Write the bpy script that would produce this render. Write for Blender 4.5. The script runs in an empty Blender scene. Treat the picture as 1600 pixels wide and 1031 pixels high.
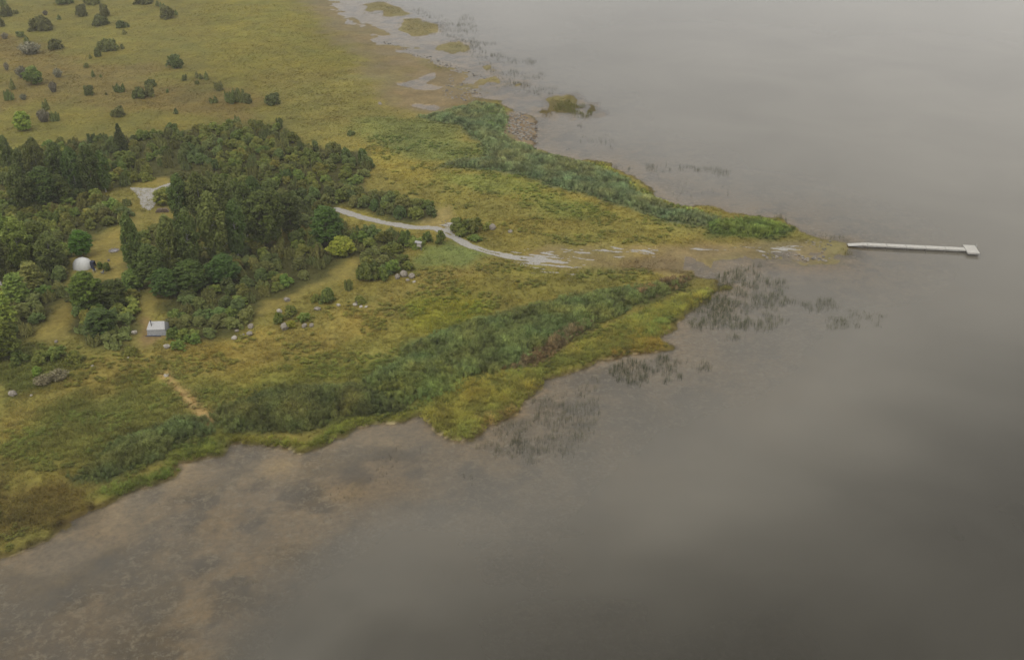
import bpy, math, random
import numpy as np
from mathutils import Vector, Matrix

scene = bpy.context.scene
COL = scene.collection
R = math.radians

# ------------------------------------------------------------------ camera
CAM_H, PITCH, FPX = 105.0, R(28.2), 1600.0
cam = bpy.data.cameras.new('camera')
cam.sensor_width = 36.0
cam.lens = 36.0 * FPX / 1600.0
cam.clip_start, cam.clip_end = 0.5, 20000
camo = bpy.data.objects.new('camera', cam)
camo.location = (0, 0, CAM_H)
camo.rotation_euler = (R(90) - PITCH, 0, 0)
COL.objects.link(camo)
scene.camera = camo

# ------------------------------------------------------------------ sky, sun, exposure
CLOUD_SHIFT = (1.7, 2.3, 0.1)
SUN_EL, SUN_AZ = R(58), R(215)          # azimuth measured clockwise from +Y
world = bpy.data.worlds.new('World')
scene.world = world
world.use_nodes = True
nt = world.node_tree
nt.nodes.clear()
def N(tree, kind, **kw):
    n = tree.nodes.new(kind)
    for k, v in kw.items():
        setattr(n, k, v)
    return n
wo = N(nt, 'ShaderNodeOutputWorld')
bg = N(nt, 'ShaderNodeBackground')
sky = N(nt, 'ShaderNodeTexSky', sky_type='NISHITA', sun_disc=False)
sky.sun_elevation, sky.sun_rotation = SUN_EL, SUN_AZ
sky.dust_density, sky.air_density = 2.5, 1.0
hs = N(nt, 'ShaderNodeHueSaturation')
hs.inputs['Saturation'].default_value = 0.12
tc = N(nt, 'ShaderNodeTexCoord')
mp = N(nt, 'ShaderNodeMapping')
mp.inputs['Scale'].default_value = (1.0, 1.0, 1.9)
mp.inputs['Location'].default_value = CLOUD_SHIFT
cn = N(nt, 'ShaderNodeTexNoise')
cn.inputs['Scale'].default_value = 2.3
cn.inputs['Detail'].default_value = 4.0
cn.inputs['Roughness'].default_value = 0.5
cr = N(nt, 'ShaderNodeValToRGB')
cr.color_ramp.elements[0].position, cr.color_ramp.elements[0].color = 0.30, (0.62, 0.63, 0.65, 1)
cr.color_ramp.elements[1].position, cr.color_ramp.elements[1].color = 0.68, (1.0, 0.985, 0.96, 1)
mx = N(nt, 'ShaderNodeMix', data_type='RGBA', blend_type='MULTIPLY')
mx.inputs['Factor'].default_value = 1.0
ov = N(nt, 'ShaderNodeMix', data_type='RGBA', blend_type='MIX')      # even cloud deck over the clear sky
ov.inputs['Factor'].default_value = 0.50
ov.inputs['B'].default_value = (11.6, 11.4, 11.0, 1)
nt.links.new(sky.outputs[0], hs.inputs['Color'])
nt.links.new(hs.outputs[0], ov.inputs['A'])
nt.links.new(tc.outputs['Generated'], mp.inputs['Vector'])
nt.links.new(mp.outputs[0], cn.inputs['Vector'])
nt.links.new(cn.outputs['Fac'], cr.inputs['Fac'])
nt.links.new(ov.outputs['Result'], mx.inputs['A'])
nt.links.new(cr.outputs['Color'], mx.inputs['B'])
nt.links.new(mx.outputs['Result'], bg.inputs['Color'])
bg.inputs['Strength'].default_value = 0.15
nt.links.new(bg.outputs[0], wo.inputs['Surface'])

sl = bpy.data.lights.new('sun', 'SUN')
sl.energy, sl.angle, sl.color = 1.1, R(25), (1.0, 0.97, 0.92)
so = bpy.data.objects.new('sun', sl)
sdir = Vector((math.sin(SUN_AZ) * math.cos(SUN_EL), math.cos(SUN_AZ) * math.cos(SUN_EL), math.sin(SUN_EL)))
so.rotation_euler = (-sdir).to_track_quat('-Z', 'Y').to_euler()
so.location = (0, 0, 160)
COL.objects.link(so)

scene.view_settings.view_transform = 'Standard'
scene.view_settings.look = 'None'
scene.view_settings.exposure = 0.0
scene.view_settings.gamma = 1.0
scene.cycles.max_bounces = 8
scene.cycles.diffuse_bounces = 3
scene.cycles.glossy_bounces = 2
scene.cycles.transparent_max_bounces = 12
scene.cycles.volume_bounces = 0
scene.cycles.use_denoising = True

# ------------------------------------------------------------------ helpers
SP, CP = math.sin(PITCH), math.cos(PITCH)
def P(px, py, z=0.0):
    """photo pixel -> point on the horizontal plane at height z"""
    u, v = (px - 800) / FPX, (py - 515.5) / FPX
    d = Vector((u, CP - v * SP, -SP - v * CP))
    t = (z - CAM_H) / d.z
    return Vector((d.x * t, d.y * t, z))
def ppm(x, y, z=0.0):
    """pixels of the photograph per metre at a world point"""
    return FPX / (y * CP - (z - CAM_H) * SP)
def poly_w(pts, z=0.0):
    return np.array([P(x, y, z)[:2] for x, y in pts])

def sdf(poly, X, Y):
    """signed distance to a closed polygon, positive inside"""
    X = np.asarray(X, float); Y = np.asarray(Y, float)
    d2 = np.full(X.shape, 1e18); ins = np.zeros(X.shape, bool)
    n = len(poly)
    for i in range(n):
        ax, ay = poly[i]; bx, by = poly[(i + 1) % n]
        ex, ey = bx - ax, by - ay
        L = ex * ex + ey * ey + 1e-12
        t = np.clip(((X - ax) * ex + (Y - ay) * ey) / L, 0, 1)
        d2 = np.minimum(d2, (X - ax - t * ex) ** 2 + (Y - ay - t * ey) ** 2)
        if ay != by:
            c = ((ay > Y) != (by > Y)) & (X < ex * (Y - ay) / (by - ay) + ax)
            ins ^= c
    d = np.sqrt(d2)
    return np.where(ins, d, -d)
def line_d(line, X, Y):
    d2 = np.full(np.shape(X), 1e18)
    for i in range(len(line) - 1):
        ax, ay = line[i]; bx, by = line[i + 1]
        ex, ey = bx - ax, by - ay
        L = ex * ex + ey * ey + 1e-12
        t = np.clip(((X - ax) * ex + (Y - ay) * ey) / L, 0, 1)
        d2 = np.minimum(d2, (X - ax - t * ex) ** 2 + (Y - ay - t * ey) ** 2)
    return np.sqrt(d2)
def sst(a, b, x):
    t = np.clip((x - a) / (b - a), 0, 1)
    return t * t * (3 - 2 * t)
_tab = np.random.RandomState(7).rand(256, 256)
def vnoise(x, y, s=0):
    x = np.asarray(x) + s * 17.31; y = np.asarray(y) - s * 9.77
    xi = np.floor(x).astype(int); yi = np.floor(y).astype(int)
    fx = x - xi; fy = y - yi
    fx = fx * fx * (3 - 2 * fx); fy = fy * fy * (3 - 2 * fy)
    a = _tab[xi & 255, yi & 255]; b = _tab[(xi + 1) & 255, yi & 255]
    c = _tab[xi & 255, (yi + 1) & 255]; d = _tab[(xi + 1) & 255, (yi + 1) & 255]
    return (a * (1 - fx) + b * fx) * (1 - fy) + (c * (1 - fx) + d * fx) * fy
def fbm(x, y, size, octv=4, s=0):
    """about -1..1"""
    r = 0; amp = 1; tot = 0; f = 1.0 / size
    for o in range(octv):
        r = r + amp * (vnoise(x * f, y * f, s + o * 3) * 2 - 1); tot += amp
        amp *= 0.55; f *= 2.03
    return r / tot * 1.6

def mesh_np(name, verts, faces, mat=None, smooth=False, parent=None, link=True):
    """faces: list of int arrays, each (n,3) or (n,4)"""
    me = bpy.data.meshes.new(name)
    verts = np.asarray(verts, np.float32)
    me.vertices.add(len(verts)); me.vertices.foreach_set('co', verts.ravel())
    faces = [np.asarray(f, np.int32) for f in faces if len(f)]
    loops = np.concatenate([f.ravel() for f in faces])
    tot = np.concatenate([np.full(len(f), f.shape[1], np.int32) for f in faces])
    start = np.concatenate([[0], np.cumsum(tot)[:-1]]).astype(np.int32)
    me.loops.add(len(loops)); me.loops.foreach_set('vertex_index', loops)
    me.polygons.add(len(tot)); me.polygons.foreach_set('loop_start', start)
    try: me.polygons.foreach_set('loop_total', tot)
    except Exception: pass
    if smooth: me.polygons.foreach_set('use_smooth', np.ones(len(tot), bool))
    me.update(calc_edges=True); me.validate()
    if mat:
        for m in (mat if isinstance(mat, (list, tuple)) else [mat]): me.materials.append(m)
    o = bpy.data.objects.new(name, me)
    if parent: o.parent = parent
    if link: COL.objects.link(o)
    return o
def attr(me, name, typ, data, dom='POINT'):
    a = me.attributes.new(name, typ, dom)
    a.data.foreach_set('color' if typ == 'FLOAT_COLOR' else ('vector' if typ == 'FLOAT_VECTOR' else 'value'),
                       np.asarray(data, np.float32).ravel())
def tag(o, label=None, cat=None, group=None, kind=None):
    if label: o['label'] = label
    if cat: o['category'] = cat
    if group: o['group'] = group
    if kind: o['kind'] = kind
    return o
def empty(name, loc, rz=0.0):
    o = bpy.data.objects.new(name, None)
    o.empty_display_size = 0.3
    o.location = loc; o.rotation_euler = (0, 0, rz)
    COL.objects.link(o)
    return o

# ------------------------------------------------------------------ materials
def newmat(name):
    m = bpy.data.materials.new(name); m.use_nodes = True
    t = m.node_tree; t.nodes.clear()
    return m, t, N(t, 'ShaderNodeOutputMaterial')
def plain(name, col, rough=0.7, nscale=6.0, var=0.25, metal=0.0, spec=0.3, bump=0.0):
    m, t, out = newmat(name)
    b = N(t, 'ShaderNodeBsdfPrincipled')
    b.inputs['Roughness'].default_value = rough; b.inputs['Metallic'].default_value = metal
    b.inputs['Specular IOR Level'].default_value = spec
    tcn = N(t, 'ShaderNodeTexCoord'); nz = N(t, 'ShaderNodeTexNoise')
    nz.inputs['Scale'].default_value = nscale; nz.inputs['Detail'].default_value = 5
    rp = N(t, 'ShaderNodeMapRange')
    rp.inputs['From Min'].default_value = 0.3; rp.inputs['From Max'].default_value = 0.7
    rp.inputs['To Min'].default_value = 1 - var; rp.inputs['To Max'].default_value = 1 + var
    mu = N(t, 'ShaderNodeMix', data_type='RGBA', blend_type='MULTIPLY')
    mu.inputs['Factor'].default_value = 1; mu.inputs['A'].default_value = (*col, 1)
    t.links.new(tcn.outputs['Object'], nz.inputs['Vector']); t.links.new(nz.outputs['Fac'], rp.inputs['Value'])
    t.links.new(rp.outputs[0], mu.inputs['B']); t.links.new(mu.outputs['Result'], b.inputs['Base Color'])
    if bump:
        bp = N(t, 'ShaderNodeBump'); bp.inputs['Strength'].default_value = bump
        t.links.new(nz.outputs['Fac'], bp.inputs['Height']); t.links.new(bp.outputs[0], b.inputs['Normal'])
    t.links.new(b.outputs[0], out.inputs['Surface'])
    return m

# ------------------------------------------------------------------ shoreline (photo pixels on the water plane)
SHORE = [(470, -45), (512, 0), (545, 22), (580, 48), (612, 66), (640, 74), (652, 96), (690, 101), (712, 118),
         (745, 150), (785, 160), (800, 175), (830, 182), (842, 205), (835, 234), (868, 244), (905, 252), (945, 254), (975, 268),
         (1010, 291), (1030, 309), (1065, 321), (1105, 323), (1140, 333), (1180, 336), (1220, 344), (1250, 360), (1268, 372),
         (1300, 378), (1300, 392), (1290, 401), (1262, 403), (1235, 397), (1190, 400), (1150, 398), (1115, 404), (1095, 416), (1088, 430), (1120, 440),
         (1137, 450), (1112, 468), (1072, 486), (1052, 506), (1040, 528), (1044, 543), (1000, 551), (950, 561), (922, 573),
         (888, 585), (850, 590), (848, 606), (825, 630), (800, 650), (770, 668), (740, 688), (700, 683), (678, 668), (655, 652),
         (620, 660), (560, 667), (540, 682), (500, 698), (480, 706), (440, 700), (400, 696), (368, 690), (352, 711),
         (320, 706), (292, 720), (276, 715), (272, 745), (240, 757), (195, 775), (180, 786), (140, 800), (100, 822), (60, 850),
         (20, 866), (-40, 886), (-160, 930)]
shore = list(map(tuple, poly_w(SHORE)))
shore += [(-220, 60), (-500, -60), (-1400, -300), (-6000, -900), (-6000, 7000), (-900, 7000), (-420, 1500), (-235, 850)]
shore = np.array(shore)
MUDFLAT = poly_w([(400, -60), (480, 60), (560, 110), (600, 190), (690, 182), (745, 160), (900, 160), (840, 60), (700, -20), (640, -60)])
POINT_MUD = poly_w([(1040, 380), (1240, 372), (1340, 370), (1340, 420), (1100, 430), (960, 425)])
ISLETS = [poly_w(p) for p in (
    [(562, 8), (590, 3), (622, 12), (640, 22), (612, 28), (580, 20)],
    [(625, 30), (660, 28), (692, 40), (680, 52), (648, 60), (628, 46)],
    [(685, 70), (705, 62), (727, 72), (712, 84), (690, 82)],
    [(752, 124), (775, 118), (806, 132), (796, 142), (768, 136)],
    [(846, 176), (862, 154), (890, 152), (926, 174), (922, 184), (885, 182)],
    [(748, 105), (770, 100), (775, 110), (755, 114)],
    [(1292, 388), (1310, 380), (1338, 385), (1330, 396), (1300, 400)])]
POOLS = [poly_w(p) for p in ([(614, 130), (650, 126), (690, 136), (680, 142), (640, 140)], [(650, 164), (690, 168), (684, 174), (655, 172)],
                             [(585, 62), (640, 62), (630, 68), (592, 70)], [(655, 122), (678, 114), (682, 118), (662, 128)])]

def axis(lo, hi, step0, step1, far_lo, far_hi):
    a = [lo]; 
    while a[-1] < hi:
        a.append(a[-1] + step0 + (step1 - step0) * (a[-1] - lo) / (hi - lo))
    s = step1; up = [a[-1]]
    while up[-1] < far_hi: s *= 1.35; up.append(up[-1] + s)
    s = step0; dn = [a[0]]
    while dn[-1] > far_lo: s *= 1.35; dn.append(dn[-1] - s)
    return np.array(dn[::-1][:-1] + a + up[1:])
GX = axis(-300, 108, 1.0, 0.8, -5000, 5000)
GY = axis(92, 640, 0.75, 2.0, -3000, 5000)
XX, YY = np.meshgrid(GX, GY)
D = sdf(shore, XX, YY)
jag = fbm(XX, YY, 5.0, 3, 11) * 1.3 + fbm(XX, YY, 2.2, 2, 13) * .6
DJ = D + jag
MM = np.maximum(sst(-6, 10, sdf(MUDFLAT, XX, YY)), sst(-3, 4, sdf(POINT_MUD, XX, YY)))
soft = fbm(XX, YY, 14.0, 4, 3)
land_h = 0.55 * sst(0.0, 1.1, DJ) + 0.8 * sst(4, 60, DJ) + 0.10 * fbm(XX, YY, 9, 4, 5) * sst(1, 5, DJ)
wat_h = -0.18 * sst(0, 1.2, -DJ) - np.minimum(0.024 * np.maximum(-DJ, 0), 3.0)
bank = np.where(DJ > 0, land_h, wat_h)
mud = np.where(DJ > 0, 0.016 * DJ, 0.009 * DJ) + 0.13 * soft + 0.09 * fbm(XX * 1.6 + YY * .6, YY * 1.3, 7, 4, 23)
mud = np.maximum(mud, -3.0)
HH = bank * (1 - MM) + np.minimum(mud, bank + 0.3) * MM
for p in ISLETS:
    s = sdf(p, XX, YY) + fbm(XX, YY * .45, 9, 4, 8) * 6.0 - 1.0
    HH = np.maximum(HH, np.where(s > -4, 0.20 * sst(-3, 3, s) - 0.09, -9))
for p in POOLS:
    s = sdf(p, XX, YY) + fbm(XX, YY, 5, 3, 9) * 2.0
    HH = np.where(s > -2, HH * (1 - sst(-2, 1, s)) + (-0.10) * sst(-2, 1, s), HH)

FLAT = poly_w([(-150, 900), (100, 815), (200, 770), (300, 722), (420, 705), (540, 690), (650, 660), (680, 720), (600, 800), (540, 850), (440, 920), (380, 1010), (330, 1200), (-300, 1200)])
fw = sst(-9, 9, sdf(FLAT, XX, YY) + 5 * fbm(XX, YY, 14, 3, 66)) * sst(.02, -.05, HH)
HH = HH * (1 - fw) + fw * np.maximum(HH, -.20 + .13 * fbm(XX, YY, 7, 4, 67))
HH = np.where((fw > .3) & (DJ < -1), np.minimum(HH, -.03), HH)

def bil(G, x, y):
    x = np.asarray(x, float); y = np.asarray(y, float)
    i = np.clip(np.searchsorted(GX, x) - 1, 0, len(GX) - 2); j = np.clip(np.searchsorted(GY, y) - 1, 0, len(GY) - 2)
    fx = np.clip((x - GX[i]) / (GX[i + 1] - GX[i]), 0, 1); fy = np.clip((y - GY[j]) / (GY[j + 1] - GY[j]), 0, 1)
    if G.ndim == 3: fx = fx[..., None]; fy = fy[..., None]
    return (G[j, i] * (1 - fx) + G[j, i + 1] * fx) * (1 - fy) + (G[j + 1, i] * (1 - fx) + G[j + 1, i + 1] * fx) * fy
def hz(x, y):
    return float(bil(HH, x, y))
def PG(px, py):
    """photo pixel -> point on the terrain"""
    z = 0.5
    for _ in range(4):
        q = P(px, py, z); z = max(hz(q.x, q.y), -0.02)
    return P(px, py, z)

# ------------------------------------------------------------------ ground cover map
KC = 1.0
def c(r, g, b, k=1.0):
    f = lambda v: ((v / 255 + 0.055) / 1.055) ** 2.4 if v > 10 else v / 255 / 12.92
    return np.array([f(r) * 1.05, f(g), f(b) * .74]) * KC * k
GC = np.zeros(XX.shape + (3,)); GC[:] = c(116, 110, 60)
TH = np.full(XX.shape, 0.32)      # grass height
TD = np.full(XX.shape, 1.0)       # grass density
def zone(px, col, feather=4.0, th=None, td=None, ns=8.0, amp=1.0, strength=1.0):
    p = poly_w(px, 0.6)
    lo = p.min(0) - feather * 3; hi = p.max(0) + feather * 3
    i0, i1 = np.searchsorted(GX, (lo[0], hi[0])); j0, j1 = np.searchsorted(GY, (lo[1], hi[1]))
    if i1 <= i0 or j1 <= j0: return
    S = (slice(j0, j1), slice(i0, i1))
    s = sdf(p, XX[S], YY[S]) + fbm(XX[S], YY[S], ns, 4, 31) * feather * amp
    w = sst(-feather, feather, s) * strength
    if col is not None: GC[S] = GC[S] * (1 - w[..., None]) + np.asarray(col) * w[..., None]
    if th is not None: TH[S] = TH[S] * (1 - w) + th * w
    if td is not None: TD[S] = TD[S] * (1 - w) + td * w
zone([(-100, -60), (560, -60), (600, 180), (380, 230), (-100, 260)], c(103, 99, 50), 12, 0.25, 0.6, 25)
zone([(300, -40), (470, -40), (560, 100), (600, 180), (420, 180), (330, 90)], c(107, 103, 47), 10, 0.3, 0.8, 20)
zone([(0, 60), (120, 90), (330, 135), (420, 170), (380, 192), (180, 165), (60, 150), (0, 175)], c(106, 94, 58), 8, 0.3, 1.0, 14, 1.6, 0.8)
zone([(420, 120), (560, 110), (600, 180), (520, 215), (420, 190)], c(108, 104, 58), 7, 0.35, 1.2, 12, 1.5, 0.8)
zone([(470, -30), (512, 0), (640, 74), (745, 150), (700, 184), (600, 168), (560, 100), (500, 40)], c(106, 98, 72), 8, 0.12, 0.35, 12)
zone([(600, 80), (720, 118), (745, 150), (700, 178), (620, 160), (640, 110)], c(112, 100, 80), 5, 0.08, 0.15, 9, 1.3)
zone([(560, 190), (690, 182), (765, 240), (720, 262), (640, 250), (560, 215)], c(107, 113, 66), 5, 0.45, 1.2, 10)
zone([(590, 262), (780, 255), (930, 300), (1080, 345), (1060, 377), (900, 395), (790, 385), (720, 370), (690, 320), (620, 290)], c(120, 114, 60), 5, 0.4, 1.2, 12)
zone([(680, 268), (800, 275), (890, 310), (960, 335), (880, 345), (800, 310), (700, 290)], c(113, 117, 60), 4, 0.4, 1.2, 9)
zone([(560, 230), (690, 262), (640, 285), (590, 262)], c(124, 116, 58), 4, 0.35, 1.2, 9)
zone([(800, 396), (950, 386), (1240, 378), (1300, 386), (1290, 403), (1200, 399), (1110, 404), (1060, 428), (960, 425), (860, 424)], c(124, 112, 78), 3, 0.14, 0.5, 7, 1.3)
zone([(920, 408), (1060, 395), (1080, 415), (1040, 428), (960, 425)], c(114, 100, 72), 2.5, 0.25, 1.0, 5, 1.4)
zone([(640, 430), (800, 420), (1000, 425), (1040, 435), (900, 470), (740, 500), (600, 545), (520, 565), (380, 602), (320, 602), (400, 560), (560, 480)], c(115, 111, 58), 4, 0.42, 1.1, 9)
zone([(630, 470), (760, 458), (775, 488), (700, 515), (640, 512)], c(118, 119, 48), 4, 0.5, 1.2, 9)
zone([(0, 700), (0, 640), (120, 580), (260, 548), (420, 512), (560, 480), (620, 442), (720, 408), (760, 425), (640, 472), (560, 530), (430, 572), (280, 592), (180, 625)], c(123, 114, 64), 3, 0.40, 1.2, 7, 1.2)
zone([(0, 690), (150, 610), (240, 580), (310, 640), (280, 680), (100, 745), (0, 745)], c(106, 107, 56), 4, 0.6, 1.4, 8, 1.3)
zone([(330, 605), (520, 570), (640, 540), (620, 580), (420, 612), (340, 640)], c(104, 106, 52), 4, 0.5, 1.2, 8)
zone([(-60, 745), (80, 752), (180, 785), (100, 822), (-60, 880)], c(100, 90, 48), 3, 0.5, 1.2, 7, 1.2)
zone([(0, 540), (110, 560), (120, 590), (0, 640)], c(96, 102, 54), 3, 0.6, 1.5, 6)
# mown ways and clearings
PATHC = c(120, 112, 66)
for pg in ([(140, 372), (195, 360), (215, 380), (205, 445), (165, 455), (108, 424)], [(398, 508), (395, 482), (470, 446), (540, 405), (566, 404), (562, 432), (500, 452), (440, 482)],
           [(205, 490), (248, 440), (272, 440), (246, 482), (236, 500), (225, 548), (200, 548)], [(55, 535), (100, 470), (115, 470), (108, 530), (60, 548)],
           [(242, 262), (290, 272), (275, 300), (240, 290)], [(238, 330), (272, 328), (262, 356), (243, 356)], [(190, 345), (215, 330), (225, 350), (200, 372)],
           [(550, 282), (575, 280), (565, 300), (545, 300)]):
    zone(pg, PATHC, 1.6, 0.10, 0.3, 4)
zone([(222, 500), (262, 520), (262, 530), (228, 545), (215, 530), (218, 505)], c(118, 100, 72), 1.2, 0.06, 0.1, 3)
zone([(640, 345), (700, 328), (716, 345), (690, 362), (650, 360)], c(124, 114, 78), 2, 0.10, 0.3, 4)
zone([(650, 386), (710, 380), (770, 402), (720, 417), (640, 428)], c(98, 108, 64), 2.5, 0.25, 0.9, 5)
# thicket floors
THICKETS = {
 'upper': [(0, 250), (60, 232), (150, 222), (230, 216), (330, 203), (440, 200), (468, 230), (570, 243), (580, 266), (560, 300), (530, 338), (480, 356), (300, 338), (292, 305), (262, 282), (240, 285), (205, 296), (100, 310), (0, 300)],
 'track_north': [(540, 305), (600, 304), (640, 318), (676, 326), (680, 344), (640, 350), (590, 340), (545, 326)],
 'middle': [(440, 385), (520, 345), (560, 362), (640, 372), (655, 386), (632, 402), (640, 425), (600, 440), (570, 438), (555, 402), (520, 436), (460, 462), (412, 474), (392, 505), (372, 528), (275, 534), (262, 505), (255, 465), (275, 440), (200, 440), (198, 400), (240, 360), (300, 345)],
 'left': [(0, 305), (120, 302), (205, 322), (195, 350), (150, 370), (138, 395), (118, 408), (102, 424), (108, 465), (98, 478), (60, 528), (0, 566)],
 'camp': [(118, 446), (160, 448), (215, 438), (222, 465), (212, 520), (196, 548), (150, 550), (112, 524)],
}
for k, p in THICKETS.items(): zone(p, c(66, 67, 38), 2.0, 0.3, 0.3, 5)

# reed beds: (polygon, colour, height, density per square metre)
REEDS = [
 ([(650, 186), (700, 174), (740, 162), (786, 165), (798, 190), (790, 214), (838, 236), (920, 256), (985, 285), (1000, 302), (1060, 328), (1140, 342), (1120, 358), (1040, 347), (960, 320), (860, 292), (800, 272), (690, 264), (700, 254), (760, 247), (752, 225), (715, 200)], c(97, 107, 80), 1.7, 1.8),
 ([(735, 170), (785, 168), (795, 190), (780, 210), (745, 200)], c(98, 116, 68), 1.5, 1.5),
 ([(905, 252), (945, 256), (1010, 300), (1060, 325), (1140, 338), (1100, 336), (1010, 308), (960, 280)], c(118, 124, 66), 1.3, 1.5),
 ([(1100, 348), (1180, 338), (1248, 359), (1190, 372), (1110, 370)], c(90, 104, 54), 1.5, 2.2),
 ([(630, 548), (700, 512), (780, 492), (900, 462), (1000, 447), (1082, 434), (1050, 462), (960, 497), (880, 542), (800, 582), (700, 602), (600, 612), (560, 602)], c(88, 98, 60), 1.8, 2.0),
 ([(560, 612), (640, 562), (760, 556), (720, 620), (640, 645), (600, 640)], c(90, 100, 56), 1.3, 1.8),
 ([(780, 582), (850, 532), (905, 500), (930, 505), (885, 545), (840, 578)], c(98, 86, 66), 2.0, 3.0),
 ([(975, 462), (1030, 440), (1084, 433), (1062, 450), (1000, 470)], c(98, 86, 66), 2.0, 3.0),
 ([(330, 642), (420, 607), (560, 602), (640, 632), (630, 650), (540, 655), (480, 680), (360, 680), (335, 668)], c(76, 82, 48), 1.8, 2.6),
 ([(100, 752), (180, 692), (280, 652), (330, 652), (345, 678), (280, 700), (240, 728), (160, 760)], c(80, 88, 54), 1.7, 2.2),
]
SEDGES = [
 ([(650, 610), (850, 560), (960, 505), (1060, 460), (1137, 446), (1112, 470), (1050, 500), (1044, 545), (950, 562), (850, 592), (830, 625), (740, 690), (690, 680), (650, 655)], c(113, 113, 56), 1.0, 2.0),
 ([(960, 500), (1060, 460), (1050, 500), (1040, 528), (960, 540)], c(106, 114, 56), 1.1, 1.4),
 ([(950, 545), (1030, 520), (1044, 543), (1000, 551), (950, 561)], c(122, 108, 52), 0.9, 2.0),
 ([(335, 675), (480, 690), (540, 655), (640, 648), (560, 668), (500, 699), (440, 701), (365, 692)], c(108, 112, 50), 1.1, 3.2),
 ([(150, 770), (240, 735), (280, 700), (340, 685), (350, 712), (290, 722), (272, 746), (190, 778)], c(98, 106, 50), 1.0, 2.6),
 ([(740, 655), (800, 630), (820, 640), (770, 668), (740, 690)], c(118, 106, 68), 0.8, 1.6),
]
for p, col, h, d in REEDS + SEDGES: zone(p, col * 0.75, 2.0, 0.4, 0.4, 5)
zone([(788, 174), (815, 172), (840, 184), (846, 225), (815, 230), (788, 206)], c(118, 104, 92), 1.5, 0.05, 0.03, 4)
# bare straw footpath to the shore and the submerged flats
FOOT = poly_w([(258, 584), (275, 605), (292, 622), (310, 640), (322, 656)], 0.8)
fd = line_d(FOOT, XX, YY)
w = (1 - sst(0.5, 1.5, fd + 0.5 * fbm(XX, YY, 3, 2, 6)))[..., None]
GC = GC * (1 - w) + c(150, 128, 92) * w
TD *= 1 - w[..., 0]
# sea floor
for pg in ISLETS:
    wI = (sst(-4, 0, sdf(pg, XX, YY)) * sst(0.0, .06, HH))[..., None]
    GC = GC * (1 - wI) + c(118, 116, 68) * wI
seaw = sst(0.05, -0.12, HH)[..., None]
SEA = np.zeros_like(GC); SEA[:] = c(144, 128, 110)
alg = sst(-0.25, 0.3, fbm(XX, YY, 9, 4, 41) + 0.7 * sst(-8, 8, sdf(poly_w([(-80, 890), (160, 855), (320, 850), (260, 935), (60, 965), (-80, 960)]), XX, YY)) - 0.25)[..., None]
SEA = SEA * (1 - 0.85 * alg) + c(96, 82, 46) * 0.85 * alg
dk = np.maximum(sst(.0, .55, fbm(XX, YY, 5, 4, 43)) * .75, sst(-6, 10, sdf(poly_w([(-100, 960), (120, 940), (260, 985), (300, 1100), (-100, 1100)]), XX, YY)) * .6)[..., None]
SEA = SEA * (1 - dk) + c(70, 60, 42) * dk
pale = (sst(-13, -1, DJ + 4 * fbm(XX, YY, 9, 3, 47)) * (1 - .5 * alg[..., 0]) * (.15 + .85 * fw))[..., None] * .75
SEA = SEA * (1 - pale) + c(180, 167, 156) * pale
mudw = (MM * sst(0.35, 0.1, HH))[..., None] * 0.6
GC = GC * (1 - mudw) + c(108, 98, 84) * mudw
GC = GC * (1 - seaw) + SEA * seaw
# thin rim of dark soil on the bank, with undercut shade painted in
rim = (sst(-0.10, 0.0, HH) * sst(0.52, 0.3, HH) * (1 - MM))[..., None] * 0.7
GC = GC * (1 - rim) + c(56, 46, 30) * rim
GC *= (1 + 0.16 * fbm(XX, YY, 6, 4, 51) + 0.10 * fbm(XX, YY, 30, 2, 55))[..., None]
yel = fbm(XX, YY, 11, 4, 61)[..., None]
GC *= 1 + np.array([0.06, 0.0, -0.08]) * yel * (1 - seaw)
GC = np.clip(GC, 0.004, 0.8)

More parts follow.
